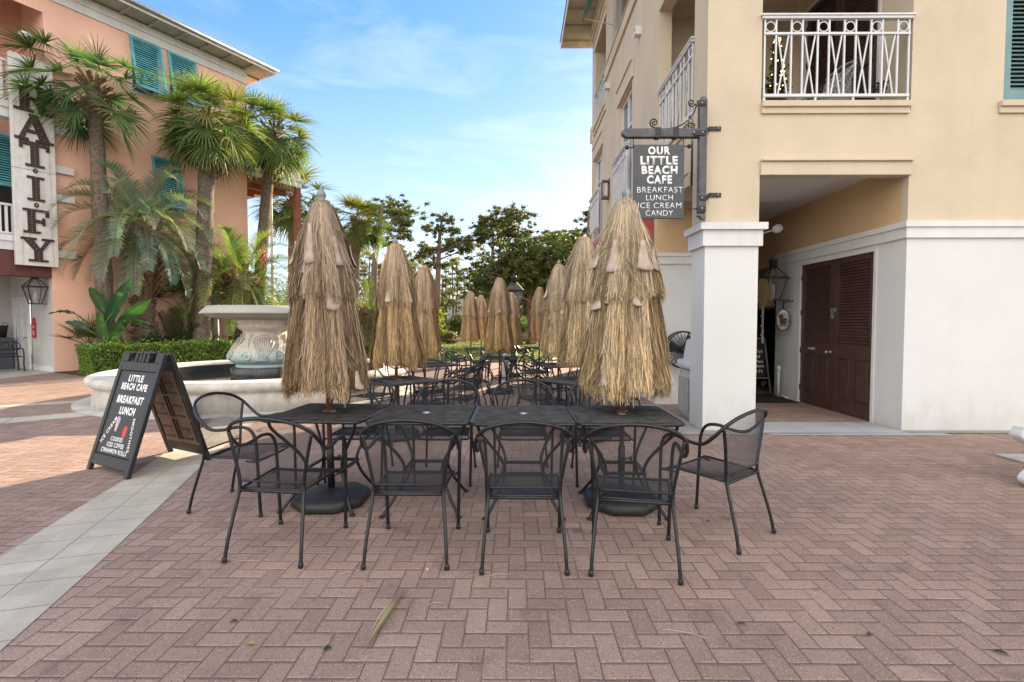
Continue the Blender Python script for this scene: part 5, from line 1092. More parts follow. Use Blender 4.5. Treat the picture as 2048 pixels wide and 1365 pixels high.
for s_, z_, w_, h_ in (('STOP', .06, .17, .07), ('PULL', -.12, .14, .12)): o = obj('lettering', text_mesh(s_, w_, h_, .001, .01), M['white_letter'], tg); o.location = (0, -.0125, z_); o.rotation_euler = (R(90), 0, 0)
p = PM @ Vector((-.55, .95, 0)); pl_ = at(70, 580, p.y); lantern('wall_lantern', 'black gas lantern on the pale arcade wall under the maroon beam', (pl_.x, p.y, 2.33), 1.45, BA-R(90), .5)
sl2 = thing('security_light', 'white twin security lamp high on the pink wall above the tall sign', 'lamp', PM @ loc(44, 72)); a = PM @ loc(46, 74, -.02); mb = MB(); mb.lathe([(.07, -.1), (.1, .05), (.1, .12), (0, .13)], 14, Matrix.Translation(a+Vector((.15, -.12, 0))) @ Matrix.Rotation(R(110), 4, 'Y')); mb.lathe([(.07, 0), (.07, .08)], 12, Matrix.Translation(a) @ Matrix.Rotation(R(60), 4, 'Y')); obj('housing', mb, M['white_trim'], sl2, True)
# ------------------------------------------------------------------ tall letter sign: slab-serif letters with round bulbs
SY = -.27; s0 = loc(33, 527, SY); s1 = loc(118, 533, SY); st = loc(21, 102, SY); SX0, SX1, SZ0, SZ1 = s0.x, s1.x, s0.z-.03, st.z
ts = thing('vertical_sign', 'tall white vertical sign with dark studded slab letters beside the palms', 'sign', PM @ Vector((SX0, SY, SZ0)), BA)
inv = Matrix.LocRotScale(ts.location, ts.rotation_euler, None).inverted() @ PM
SW = SX1-SX0; SH = SZ1-SZ0
mb = MB(); mid = SZ0+(loc(110, 350, SY).z-SZ0); k0 = mid-SZ0
mb.box((0, 0, 0), (SW, .14, k0-.006)); mb.box((0, 0, k0+.006), (SW, .14, SH)); mb.box((.02, .02, k0-.006), (SW-.02, .13, k0+.006))
t_ = NT('stained_white_board'); co = t_.coord(); n1 = t_.noise(t_.stretch(co, (9, 9, .5)), 1.2, 6, .6); n2 = t_.noise(co, 5, 4); c = t_.mix(t_.rng(n2, .3, .7), (.56, .55, .53), (.68, .67, .66)); c = t_.mix(t_.math('MULTIPLY', t_.rng(n1, .52, .72), .6), c, (.36, .25, .14)); t_.put(t_.b.inputs['Base Color'], c); t_.b.inputs['Roughness'].default_value = .6; M['sign_white'] = t_.m
obj('board', mb, M['sign_white'], ts, bevel=.006)
M['rust_letter'] = mat('rusty_dark_letter', (.045, .018, .014), .6, .3, 25, .2, 60, .002); M['bulb'] = mat('bulb', (.42, .34, .28), .4, .05)
def strokes(ch):
    s = .09     # serif height;  unit letter box 1 wide, 1 high, list of convex polygons
    if ch == 'I': return [[(.36,s),(.64,s),(.64,1-s),(.36,1-s)], [(.16,0),(.84,0),(.84,s),(.16,s)], [(.16,1-s),(.84,1-s),(.84,1),(.16,1)]]
    if ch == 'T': return [[(.36,s),(.64,s),(.64,.84),(.36,.84)], [(.18,0),(.82,0),(.82,s),(.18,s)], [(.0,.84),(1,.84),(1,1),(.0,1)], [(0,.70),(.11,.70),(.11,.84),(0,.84)], [(.89,.70),(1,.70),(1,.84),(.89,.84)]]
    if ch == 'F': return [[(.16,s),(.44,s),(.44,1-s),(.16,1-s)], [(0,0),(.62,0),(.62,s),(0,s)], [(0,1-s),(.95,1-s),(.95,1),(0,1)], [(.82,.72),(.95,.72),(.95,1-s),(.82,1-s)], [(.44,.44),(.76,.44),(.76,.57),(.44,.57)], [(.70,.35),(.80,.35),(.80,.66),(.70,.66)]]
    if ch == 'Y': return [[(.37,s),(.65,s),(.65,.46),(.37,.46)], [(.18,0),(.84,0),(.84,s),(.18,s)], [(.37,.46),(.65,.46),(.34,1-s),(.04,1-s)], [(.51,.46),(.65,.46),(.94,1-s),(.78,1-s)], [(-.06,1-s),(.46,1-s),(.46,1),(-.06,1)], [(.64,1-s),(1.06,1-s),(1.06,1),(.64,1)]]
    if ch == 'A': return [[(.06,s),(.22,s),(.52,.92),(.40,.92)], [(.66,s),(.96,s),(.62,1.0),(.36,1.0)], [(.24,.30),(.72,.30),(.70,.42),(.28,.42)], [(-.06,0),(.34,0),(.34,s),(-.06,s)], [(.54,0),(1.08,0),(1.08,s),(.54,s)]]
    if ch == 'R': return [[(.12,s),(.40,s),(.40,1-s),(.12,1-s)], [(-.06,0),(.52,0),(.52,s),(-.06,s)], [(-.06,1-s),(.62,1-s),(.62,1),(-.06,1)], [(.40,.44),(.62,.44),(.62,.54),(.40,.54)], [(.56,.44),(.74,.46),(.88,.58),(.92,.72),(.66,.72),(.62,.58)], [(.92,.72),(.88,.86),(.76,.98),(.56,1.0),(.60,.88),(.66,.72)], [(.46,.44),(.68,.44),(.98,s),(.70,s)], [(.66,0),(1.10,0),(1.10,s),(.66,s)]]
def zl(py): return loc(75, py, SY).z-SZ0
for ch, y0, y1, w_ in (('R', 174, 229, .80), ('A', 233, 286, .80), ('T', 287, 336, .70), ('I', 355, 403, .60), ('F', 420, 468, .64), ('Y', 477, 524, .70)):
    za, zb_ = zl(y1), zl(y0); h_ = zb_-za; wd = SW*w_; x0 = SW/2-wd/2; mb = MB()
    for q, pg in enumerate(strokes(ch)): mb.prism([(x0+a*wd, za+b*h_) for a, b in pg], -.045-.0007*q, -.002)
    lt = obj('letter', mb, M['rust_letter'], ts); mb = MB()
    dots = {'I': [(.5, .06+.11*k) for k in range(9)], 'T': [(.5, .06+.11*k) for k in range(8)]+[(.1, .92), (.3, .92), (.7, .92), (.9, .92)], 'F': [(.30, .06+.11*k) for k in range(9)]+[(.55, .95), (.75, .95), (.6, .5)], 'Y': [(.51, .06+.11*k) for k in range(4)]+[(.43-.09*k, .55+.11*k) for k in range(4)]+[(.66+.07*k, .62+.11*k) for k in range(3)], 'A': [(.16+.085*k, .15+.2*k) for k in range(4)]+[(.80-.09*k, .12+.2*k) for k in range(5)]+[(.5, .36)], 'R': [(.26, .06+.11*k) for k in range(9)]+[(.5, .95), (.78, .72), (.6, .5), (.68, .3), (.82, .12)]}[ch]
    for a, b in dots: mb.lathe([(.010, 0), (.009, .008), (0, .012)], 8, Matrix.Translation((x0+a*wd, -.05, za+b*h_)) @ Matrix.Rotation(R(90), 4, 'X'))
    obj('bulb', mb, M['bulb'], lt)
for y in (343.5, 411.5):
    mb = MB(); mb.prism([(SW/2+.05*math.cos(a), zl(y)+.06*math.sin(a)) for a in np.linspace(0, 6.283, 16, endpoint=False)], -.045, -.002); dt = obj('dot', mb, M['rust_letter'], ts); mb = MB(); mb.lathe([(.018, 0), (.016, .012), (0, .02)], 8, Matrix.Translation((SW/2, -.046, zl(y))) @ Matrix.Rotation(R(90), 4, 'X')); obj('bulb', mb, M['bulb'], dt)
# ------------------------------------------------------------------ arcade furniture
bn2 = thing('iron_bench', 'black cast iron bench with ringed back in the arcade at the far left', 'bench', PM @ Vector((-1.50, 1.45, .02)), BA); mb = MB(); Wb = 1.12
for x in (0, Wb):
    mb.tube(crom([(x, -.02, 0), (x, .0, .2), (x, .05, .42), (x, .10, .62), (x, .16, .86)], 4), .02, 6); mb.tube(crom([(x, -.50, 0), (x, -.44, .2), (x, -.46, .42), (x, -.44, .60), (x, -.36, .66), (x, -.1, .64), (x, .08, .62)], 4), .02, 6)
for k in range(7): mb.box((0, -.46+k*.07, .42), (Wb, -.41+k*.07, .44))
obj('frame', mb, M['iron'], bn2); mb = MB()
for z, y in ((.50, .07), (.62, .10), (.84, .155)): mb.box((0, y-.012, z-.02), (Wb, y+.012, z+.02))
for k in range(5): mb.tube([(.18+k*.235+.09*math.cos(a), .125, .73+.09*math.sin(a)) for a in np.linspace(0, 6.283, 16, endpoint=False)], .012, 6, closed=True)
obj('backrest', mb, M['iron'], bn2)
pc_ = PM @ Vector((-1.05, 2.75, .01)); mb = MB(); mb.box((-.9, -.25, 0), (.85, .25, .92)); mb.box((-.93, -.28, .92), (.88, .28, .97)); cab = tag(obj('cabinet', mb, mat('slate_blue', (.075, .085, .105), .6, .1, 4), bevel=.01), 'slate blue cabinet standing behind the iron bench in the arcade', 'cabinet'); cab.location = pc_; cab.rotation_euler = (0, 0, BA)
bk = thing('metal_pail', 'dark metal pail with handles on top of the slate blue cabinet', 'pail', PM @ Vector((-.40, 2.7, .985)), BA); mb = MB(); mb.lathe([(.11, 0), (.16, .36), (.165, .37), (.15, .36), (.10, .02)], 20); obj('body', mb, M['iron'], bk); mb = MB()
for s in (-1, 1): mb.tube([(s*.1+.06*math.cos(a), 0, .37+.09*math.sin(a)) for a in np.linspace(0, 3.14, 8)], .008, 5)
obj('handle', mb, M['iron'], bk)
p = PM @ Vector((3.6, -.25, 0)); ub = thing('utility_box', 'grey green utility box against the pink wall behind the hedge', 'utility box', p, BA); mb = MB(); mb.box((-.45, -.2, 0), (.45, .22, 1.05)); obj('body', mb, mat('utility_green', (.10, .14, .12), .6, .1, 4), ub, bevel=.015); mb = MB()
for k in range(5): mb.box((-.3, -.215, .5+k*.09), (.0, -.201, .54+k*.09))
obj('vent', mb, M['iron'], ub)
a = loc(432, 590, -.15); b = loc(455, 586, -.15); mb = MB(); mb.tube(crom([(a.x, -.12, .9), (a.x, -.12, a.z-.15), (a.x+.03, -.12, a.z-.02), (a.x+.15, -.12, a.z+.02), (a.x+.7, -.12, a.z+.03)], 4), .09, 12); mb.tube([(a.x, -.12, 0), (a.x, -.12, .92)], .07, 10); dp = obj('downpipe', mb, M['white_trim'], None); dp.location = B0; dp.rotation_euler = (0, 0, BA); tag(dp, 'white plastic elbow pipe against the pink wall above the hedge', 'pipe')
sheet('arcade_floor', -19, 11.5, -13.2, 17, .004, M['concrete'])
mb = MB(); q = [PM @ Vector(v) for v in ((-.05, -2.15, .012), (FL+1, -2.15, .012), (FL+1, 0, .012), (-.05, 0, .012))]; mb.add(q, [(0,1,2,3)]); struct('planting_bed', mb, M['mulch'])

# ------------------------------------------------------------------ plants
class Leafs:
    """many small blades collected into one mesh with a tint per blade"""
    def __init__(s): s.v = []; s.f = []; s.c = []
    def blade(s, pts, ws, side, col):
        b = len(s.v)
        for p, w_ in zip(pts, ws): s.v += [p-side*w_, p+side*w_]; s.c += [col, col]
        for k in range(len(pts)-1): s.f.append((b+2*k, b+2*k+1, b+2*k+3, b+2*k+2))
    def mesh(s, name, m): return npmesh(name, np.array([tuple(p) for p in s.v]), np.array(s.f), m, np.array(s.c))
def tint(rg, base, v=.3, warm=0): k = 1+rg.uniform(-v, v); h = rg.uniform(-.15, .25); return (base[0]*k*(1+h+warm), base[1]*k, base[2]*k*(1-h*.5))
def fan_leaf(L, rg, o, dirv, pet, rad, nseg, base, droop, green=1):
    """palmate leaf: arching petiole from o, then a folded fan with drooping tips"""
    d = dirv.normalized(); up = Vector((0,0,1)); side = d.cross(up)
    if side.length < .1: side = Vector((1,0,0))
    side.normalize(); P = []; n = 6; p = o.copy(); dd = d.copy()
    for k in range(n+1):
        P.append(p.copy()); dd = (dd-up*droop*.20).normalized(); p = p+dd*pet/n
    L.blade(P, [.022, .018, .015, .013, .012, .011, .010], side, (base[0]*1.6, base[1]*1.35, base[2]*1.2)); nrm0 = side.cross(dd).normalized(); L.blade(P, [.012]*7, nrm0, (base[0]*1.3, base[1]*1.15, base[2]*1.1))
    hub = P[-1]; fw = dd; nrm = side.cross(fw).normalized(); cl = tint(rg, base, .22)
    for k in range(nseg):
        a = (k/(nseg-1)-.5)*R(250)*rg.uniform(.96, 1.04); ln = rad*(1-.30*abs(a/2.2)**1.5)*rg.uniform(.86, 1.08)
        dv = (fw*math.cos(a)+side*math.sin(a)+nrm*(.30*abs(math.sin(a))+rg.uniform(-.06, .06))).normalized(); ws_side = dv.cross(nrm).normalized(); ws_side = (ws_side+nrm*rg.uniform(-.5, .5)).normalized()
        q = hub.copy(); pts = [q.copy()]; dv2 = dv.copy(); m_ = 5
        for j in range(m_):
            dv2 = (dv2-up*(.03+.34*droop*(j/m_)**1.5)*rg.uniform(.6, 1.4)).normalized(); q = q+dv2*ln/m_; pts.append(q.copy())
        c2 = tuple(x*rg.uniform(.82, 1.18) for x in cl); w0 = rad*.023
        L.blade(pts, [w0*.35, w0*.95, w0*.9, w0*.65, w0*.38, w0*.05], ws_side, c2)
def sabal(name, label, base, top, r0, r1, crad, n, seed, tone, nseg=34, skirt=0, group='cabbage palms', low=0, extra=()):
    rg = random.Random(seed); t = thing(name, label, 'palm tree', base, 0, group); tp = Vector(top)-Vector(base); h = tp.z
    mb = MB(); N = 26; pts = [Vector((tp.x*(k/N)**1.4, tp.y*(k/N)**1.4, h*k/N)) for k in range(N+1)]
    mb.tube(pts, [(r0+(r1-r0)*k/N)*(1+.05*math.sin(k*2.3)+.03*rg.uniform(-1, 1)) for k in range(N+1)], 14); obj('trunk', mb, M['trunk'], t)
    mb = MB()     # old leaf bases below the crown
    for k in range(95):
        z = h-rg.uniform(-.15, 1.0+.5*skirt); a = rg.uniform(0, 6.283); rr = r1*.95; o = Vector((tp.x+rr*math.cos(a), tp.y+rr*math.sin(a), z)); out = Vector((math.cos(a), math.sin(a), rg.uniform(.5, 1.4))).normalized(); l_ = rg.uniform(.18, .42)
        mb.bar(o, o+out*l_, .075, .03, up=(math.cos(a), math.sin(a), 0))
    bt = obj('boot', mb, M['boot'], t)
    if skirt:
        D = Leafs()
        for k in range(70*skirt):
            a = rg.uniform(0, 6.283); o = tp+Vector((r1*1.1*math.cos(a), r1*1.1*math.sin(a), -rg.uniform(.4, 1.3))); dv = Vector((math.cos(a), math.sin(a), rg.uniform(-.2, .7))); pts = [o]; 
            for j in range(4): dv = (dv-Vector((0,0,.55))).normalized(); o = o+dv*rg.uniform(.09, .17); pts.append(o)
            c = rg.uniform(.5, 1.3); D.blade(pts, [.05, .06, .05, .035, .01], Vector((-math.sin(a), math.cos(a), .3)).normalized(), (.20*c, .13*c, .08*c))
        obj('dead_leaf', D.mesh('dead_leaf', M['dry_leaf']), None, t)
    L = Leafs()
    for k in range(n):
        f = k/n; el = R(82)-R(125+low)*f**.85; a = k*2.39996+rg.uniform(-.3, .3); dv = Vector((math.cos(a)*math.cos(el), math.sin(a)*math.cos(el), math.sin(el)))
        sc = crad*rg.uniform(.85, 1.1)*(.75 if f < .12 else 1); fan_leaf(L, rg, tp+Vector((dv.x*r1*.7, dv.y*r1*.7, .05-.35*f)), dv, sc*.52, sc*.62, nseg, tint(rg, tone, .18, .15*(f < .3)), .42+.5*f)
    for az, el, pet, rad in extra:
        dv = Vector((math.cos(R(az))*math.cos(R(el)), math.sin(R(az))*math.cos(R(el)), math.sin(R(el)))); fan_leaf(L, rg, tp.copy(), dv, pet, rad, nseg, tint(rg, tone, .15), .8)
    obj('crown', L.mesh('crown', M['leaf']), None, t); return t
G1 = (.060, .105, .035); G2 = (.15, .215, .075)
def onG(px, Y): p = at(px, 640, Y); return (p.x, Y, 0)
def cr(px, py, Y): p = at(px, py, Y); return (p.x, Y, p.z)
def sab(label, pxb, Y, pxt, pyt, r0, r1, crad, n, seed, tone, **k): return sabal('cabbage_palm', label, onG(pxb, Y), cr(pxt, pyt, Y), r0, r1, crad, n, seed, tone, **k)
sab('tall cabbage palm with open drooping crown in front of the white letter sign', 212, 14.6, 188, 172, .23, .17, 1.75, 18, 2, (.105, .19, .085), nseg=32, low=8, extra=((217, 34, 1.35, 1.15), (206, 55, 1.6, 1.05), (232, 12, 1.2, 1.05), (222, 62, 1.35, 1.0), (212, 15, 1.55, 1.05), (214, -5, 1.1, 1.1), (228, -8, 1.15, 1.0), (330, 25, 1.5, .95), (350, 50, 1.2, .9)))
sab('tall cabbage palm with a ring of brown boots, in the middle of the pink facade', 403, 16.6, 418, 238, .26, .23, 1.72, 50, 5, G2, skirt=2)
sab('tall cabbage palm at the far corner of the pink building', 512, 19.4, 546, 262, .24, .19, 1.75, 48, 8, G2, skirt=2)
sab('cabbage palm with a reddish trunk beyond the nearest left umbrella', 706, 27, 715, 440, .27, .22, 1.95, 44, 12, (.115, .155, .05))
sab('cabbage palm seen through the timber deck posts', 586, 26, 588, 395, .30, .24, 2.2, 34, 15, (.115, .155, .05))
def feather(name, label, base, h, r, n, flen, seed, tone, nl=44, group=None, droop=1.0, leafl=.42, boots=True, el0=80, span=120):
    rg = random.Random(seed); t = thing(name, label, 'palm tree', base, 0, group)
    if h > .3:
        mb = MB(); N = 20; prof = [r*(.85+.1*math.sin(k*1.7)+.55*(max(0, k/N-.45))**1.0) for k in range(N+1)]
        mb.tube([Vector((.03*math.sin(k*.4), 0, h*k/N)) for k in range(N+1)], prof, 16); obj('trunk', mb, M['trunk'], t); mb = MB()
        if boots:
            for k in range(300):
                f = rg.random(); z = h*(.05+.95*f); a = k*2.39996; rr = prof[min(N, int(f*N))]*.92; o = Vector((rr*math.cos(a), rr*math.sin(a), z)); tall = f > .45
                out = Vector((math.cos(a), math.sin(a), 1.6 if tall else .9)).normalized(); mb.bar(o, o+out*(rg.uniform(.22, .50) if tall else rg.uniform(.07, .13)), .09 if tall else .11, .035, up=(math.cos(a), math.sin(a), 0))
            obj('boot', mb, M['boot'], t)
    L = Leafs(); up = Vector((0,0,1))
    for k in range(n):
        f = (k+.5)/n; el = R(el0)-R(span)*f**.9; a = k*2.39996+rg.uniform(-.25, .25); d = Vector((math.cos(a)*math.cos(el), math.sin(a)*math.cos(el), math.sin(el))); side = d.cross(up)
        if side.length < .05: side = Vector((math.sin(a), -math.cos(a), 0))
        side.normalize(); p = Vector((math.cos(a)*r*.7, math.sin(a)*r*.7, h-.15*f)); S = 22; fl = flen*rg.uniform(.85, 1.1); P = []; D = []
        for j in range(S+1):
            P.append(p.copy()); D.append(d.copy()); d = (d-up*droop*(.035+.085*(j/S))).normalized(); p = p+d*fl/S
        L.blade(P, [.024*(1-j/S*.8) for j in range(S+1)], side, (tone[0]*1.6, tone[1]*1.3, tone[2]*.9)); cl = tint(rg, tone, .2)
        for j in range(nl):
            tt = .16+.84*j/nl; i = min(S-1, int(tt*S)); q = P[i].lerp(P[i+1], tt*S-i); dd = D[i]; nr = side.cross(dd).normalized(); ll = leafl*(math.sin(math.pi*(.15+.8*tt)))**.7*rg.uniform(.85, 1.1)
            for sg in (-1, 1):
                lv = (side*sg*.75+nr*.55*rg.uniform(.6, 1.3)+dd*.75).normalized(); pts = [q]; u = q.copy()
                for m_ in range(3): lv = (lv-up*.16*m_*rg.uniform(.4, 1.4)).normalized(); u = u+lv*ll/3; pts.append(u.copy())
                c2 = tuple(x*rg.uniform(.8, 1.25) for x in cl); L.blade(pts, [.010, .013, .009, .001], lv.cross(nr).normalized(), c2)
    obj('crown', L.mesh('crown', M['leaf']), None, t); return t
p = onG(288, 15.7); feather('pindo_palm', 'blue grey feather palm with arching fronds and a boot covered trunk before the pink wall', p, 4.55, .34, 60, 2.45, 31, (.21, .265, .225), nl=54, droop=1.35, leafl=.5)
p = onG(483, 18.2); pin = feather('pindo_palm', 'green feather palm with a bulging trunk behind the fountain bowl', p, 3.1, .44, 50, 2.6, 33, (.17, .235, .085), nl=46, droop=1.25, leafl=.5)
mb = MB(); rg = random.Random(3); c0 = at(528, 513, 17.6)-Vector(p)
for k in range(60): v = c0+Vector((rg.gauss(0, .10), rg.gauss(0, .08), rg.gauss(0, .16))); mb.lathe([(0, -.03), (.028, 0), (0, .03)], 6, Matrix.Translation(v), cap=False)
obj('fruit', mb, mat('orange_fruit', (.55, .10, .05), .5, .2, 10), pin)
p = onG(742, 24); feather('pindo_palm', 'low feather palm drooping behind the nearest left umbrella', p, 1.9, .3, 30, 2.6, 36, (.10, .13, .06), nl=34, droop=1.3)
p = PM @ Vector((3.0, -.55, 0)); feather('slender_palm', 'thin young feather palm against the pink wall beside the utility box', p, .2, .05, 9, 1.9, 41, (.075, .10, .05), nl=34, droop=.35, el0=86, span=45, leafl=.5)
def low_fan(label, base, n, pet, rad, seed, tone, el0=85, span=60, z0=.0):
    rg = random.Random(seed); t = thing('saw_palmetto', label, 'palm', base, 0); L = Leafs()
    for k in range(n):
        f = (k+.5)/n; el = R(el0)-R(span)*f; a = k*2.39996; dv = Vector((math.cos(a)*math.cos(el), math.sin(a)*math.cos(el), math.sin(el))); fan_leaf(L, rg, Vector((0,0,z0)), dv, pet*rg.uniform(.85, 1.1), rad*rg.uniform(.9, 1.1), 26, tint(rg, tone, .2), .25)
    obj('fronds', L.mesh('fronds', M['leaf']), None, t); mb = MB(); mb.tube([(0,0,0), (.02,0,z0*.5+.05), (0,0,z0+.1)], .07, 8); obj('trunk', mb, M['trunk'], t)
p = PM @ Vector((.55, -.75, 0)); low_fan('small upright fan palm at the left end of the hedge', p, 9, .5, .62, 51, (.085, .12, .04), z0=.75)
p = PM @ Vector((3.55, -.35, 0)); low_fan('fan palm between the pink wall and the tall palm trunk', p, 8, 1.1, 1.05, 53, (.07, .10, .035), 80, 40, 1.6)
# bird of paradise with broad paddle leaves
bp = PM @ Vector((1.35, -1.05, 0)); t = thing('bird_of_paradise', 'broad leaved bird of paradise plant rising out of the hedge', 'plant', bp); V, F, K = [], [], []; SK = MB(); rg = random.Random(6)
def paddle(px0, py0, px1, py1, wd, roll, Y, col):
    a = at(px0, py0, Y)-bp; b = at(px1, py1, Y-.25)-bp; n = 10; b0 = len(V); ax = (b-a); side = Vector((ax.z, 0, -ax.x)).normalized(); bk = Vector((0, 1, 0)); sd = (side*math.cos(roll)+bk*math.sin(roll)); nn = (bk*math.cos(roll)-side*math.sin(roll))
    for k in range(n+1):
        f = k/n; w_ = wd*math.sin(math.pi*min(.985, .06+.92*f))**.6*(1-.25*f); c = a.lerp(b, f)+Vector((0, 0, .06*math.sin(math.pi*f)))
        for q in (-1, -.5, 0, .5, 1): V.append(c+sd*w_*q-nn*(.22*abs(q)*w_)+nn*.02*math.sin(k*2.2+q*3)); cc = rg.uniform(.9, 1.1)*(1.5 if q == 0 else 1); K.append((col[0]*cc, col[1]*cc, col[2]*cc))
    for k in range(n):
        for q in range(4): i = b0+k*5+q; F.append((i, i+1, i+6, i+5))
    ro = Vector((rg.uniform(-.2, .2), rg.uniform(-.1, .1), .05)); SK.tube(crom([ro, ro.lerp(a, .6)+Vector((0, 0, .12)), a, a.lerp(b, .25)], 4), [.035]*4+[.028]*4+[.02]*4+[.012], 6)
GB = (.035, .10, .045)
for args in ((212, 650, 262, 560, .19, .4, 14.3, GB), (235, 655, 300, 600, .20, .9, 14.1, GB), (212, 628, 180, 575, .17, .5, 14.4, (.05, .11, .035)), (212, 690, 196, 625, .14, .3, 14.0, (.07, .15, .04)), (175, 660, 130, 645, .12, .8, 13.9, (.035, .10, .06)), (250, 640, 300, 648, .13, 1.0, 14.6, GB), (150, 628, 98, 628, .09, 1.1, 14.2, (.03, .08, .05)), (222, 690, 245, 640, .15, .6, 14.0, (.05, .12, .04))): paddle(*args)
obj('leaves', npmesh('leaves', np.array([tuple(v) for v in V]), np.array(F), M['leaf'], np.array(K), True), None, t); obj('stem', SK, mat('stem_green', (.13, .16, .05), .6, .15, 6), t)
# leaf cloud helpers
def cloud(seed, blobs, n, size, tone, v=.35, flat=.0, aspect=.5, shell=.0):
    """n small leaf quads spread through ellipsoid blobs [(centre, radii)]"""
    rg = np.random.default_rng(seed); vol = np.array([r[0]*r[1]*r[2] for c, r in blobs])**.75; cnt = (n*vol/vol.sum()).astype(int)+1; P = []; 
    for (c, r), m_ in zip(blobs, cnt):
        u = rg.normal(size=(m_, 3)); u /= np.linalg.norm(u, axis=1)[:, None]; rad = np.minimum(1.7, np.abs(rg.normal(0, .62, m_))); P.append(np.array(c)+u*rad[:, None]*np.array(r))
    P = np.concatenate(P); m_ = len(P); a = rg.normal(size=(m_, 3)); a[:, 2] *= (1-flat); a /= np.linalg.norm(a, axis=1)[:, None]; b = np.cross(a, rg.normal(size=(m_, 3))); b /= np.linalg.norm(b, axis=1)[:, None]
    s = size*rg.uniform(.55, 1.35, m_)[:, None]; q = np.stack([P-a*s, P+b*s*aspect, P+a*s, P-b*s*aspect], 1)
    k = rg.uniform(1-v, 1+v, m_)[:, None]; h = rg.uniform(-.12, .3, m_)[:, None]; col = np.concatenate([tone[0]*k*(1+h), tone[1]*k, tone[2]*k*(1-.5*h)], 1)
    return q.reshape(-1, 3), np.arange(m_*4).reshape(-1, 4), np.repeat(col, 4, 0)
def cloud_obj(name, seed, blobs, n, size, tone, parent=None, m=None, **k): v, f, c = cloud(seed, blobs, n, size, tone, **k); return obj(name, npmesh(name, v, f, m or M['leaf'], c), None, parent)
# clipped hedge along the planting bed
hg = thing('hedge', 'low clipped green hedge in front of the pink building', 'hedge', PM @ Vector((0, -1.9, 0)), BA); blobs = []; rg = random.Random(9)
rgn = np.random.default_rng(4); n = 26000; face = rgn.integers(0, 5, n); Lh, Dh, Hh = 5.9, .85, .80
P = np.stack([rgn.uniform(.0, Lh, n), rgn.uniform(-Dh/2, Dh/2, n), rgn.uniform(.02, Hh, n)], 1); fr = rgn.uniform(0, 1, n); d = np.abs(rgn.normal(0, .05, n))
P[:, 1] = np.where(fr < .42, -Dh/2+d*1.3, P[:, 1]); top = (fr >= .42) & (fr < .85); P[:, 2] = np.where(top, Hh-d+.03*np.sin(P[:, 0]*2.7)+.10*np.maximum(0, rgn.normal(-1.2, 1, n)), P[:, 2]); P[:, 0] = np.where((fr >= .85) & (fr < .93), d, P[:, 0])
P += .045*np.stack([np.sin(P[:, 0]*7+P[:, 2]*5), np.sin(P[:, 0]*5.1+3), np.sin(P[:, 0]*6.3+P[:, 1]*4)], 1)
a = rgn.normal(size=(n, 3)); a /= np.linalg.norm(a, axis=1)[:, None]; b = np.cross(a, rgn.normal(size=(n, 3))); b /= np.linalg.norm(b, axis=1)[:, None]; s = .038*rgn.uniform(.6, 1.3, n)[:, None]
q = np.stack([P-a*s, P+b*s*.5, P+a*s, P-b*s*.5], 1); k = rgn.uniform(.6, 1.4, n)[:, None]; yel = (rgn.uniform(0, 1, n) < .3)[:, None]; col = np.where(yel, np.array([[.32, .36, .07]]), np.array([[.13, .24, .055]]))*k
obj('foliage', npmesh('foliage', q.reshape(-1, 3), np.arange(n*4).reshape(-1, 4), M['leaf'], np.repeat(col, 4, 0)), None, hg)
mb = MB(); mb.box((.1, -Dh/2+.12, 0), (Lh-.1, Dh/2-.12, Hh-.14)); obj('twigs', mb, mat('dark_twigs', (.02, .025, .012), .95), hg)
p = PM @ Vector((2.0, -1.2, 0)); bs = thing('round_shrub', 'small dark shrub rising behind the hedge beside the boot covered trunk', 'shrub', p); cloud_obj('foliage', 61, [((0, 0, .8), (.4, .4, .35))], 1500, .045, (.055, .10, .025), bs); mb = MB(); mb.tube([(0,0,0), (0,0,.8)], .02, 6); obj('stem', mb, M['bark'], bs)
# grass on the lawn
rgn = np.random.default_rng(8); n = 26000; x = rgn.uniform(-14, 6, n); y = 18.8+rgn.uniform(0, 1, n)**1.6*20; hh = rgn.uniform(.03, .075, n); aa = rgn.uniform(0, 6.28, n); w_ = .008+.0006*y
P0 = np.stack([x-np.cos(aa)*w_, y-np.sin(aa)*w_, np.full(n, .01)], 1); P1 = np.stack([x+np.cos(aa)*w_, y+np.sin(aa)*w_, np.full(n, .01)], 1); P2 = np.stack([x+rgn.normal(0, .02, n), y+rgn.normal(0, .02, n), hh], 1)
kk = rgn.uniform(.7, 1.3, n)[:, None]; o = obj('grass', npmesh('grass', np.stack([P0, P1, P2], 1).reshape(-1, 3), np.arange(n*3).reshape(-1, 3), M['leaf'], np.repeat(kk*np.array([[.12, .15, .035]]), 3, 0)), None); tag(o, 'short sunlit grass of the lawn', 'grass', kind='stuff')
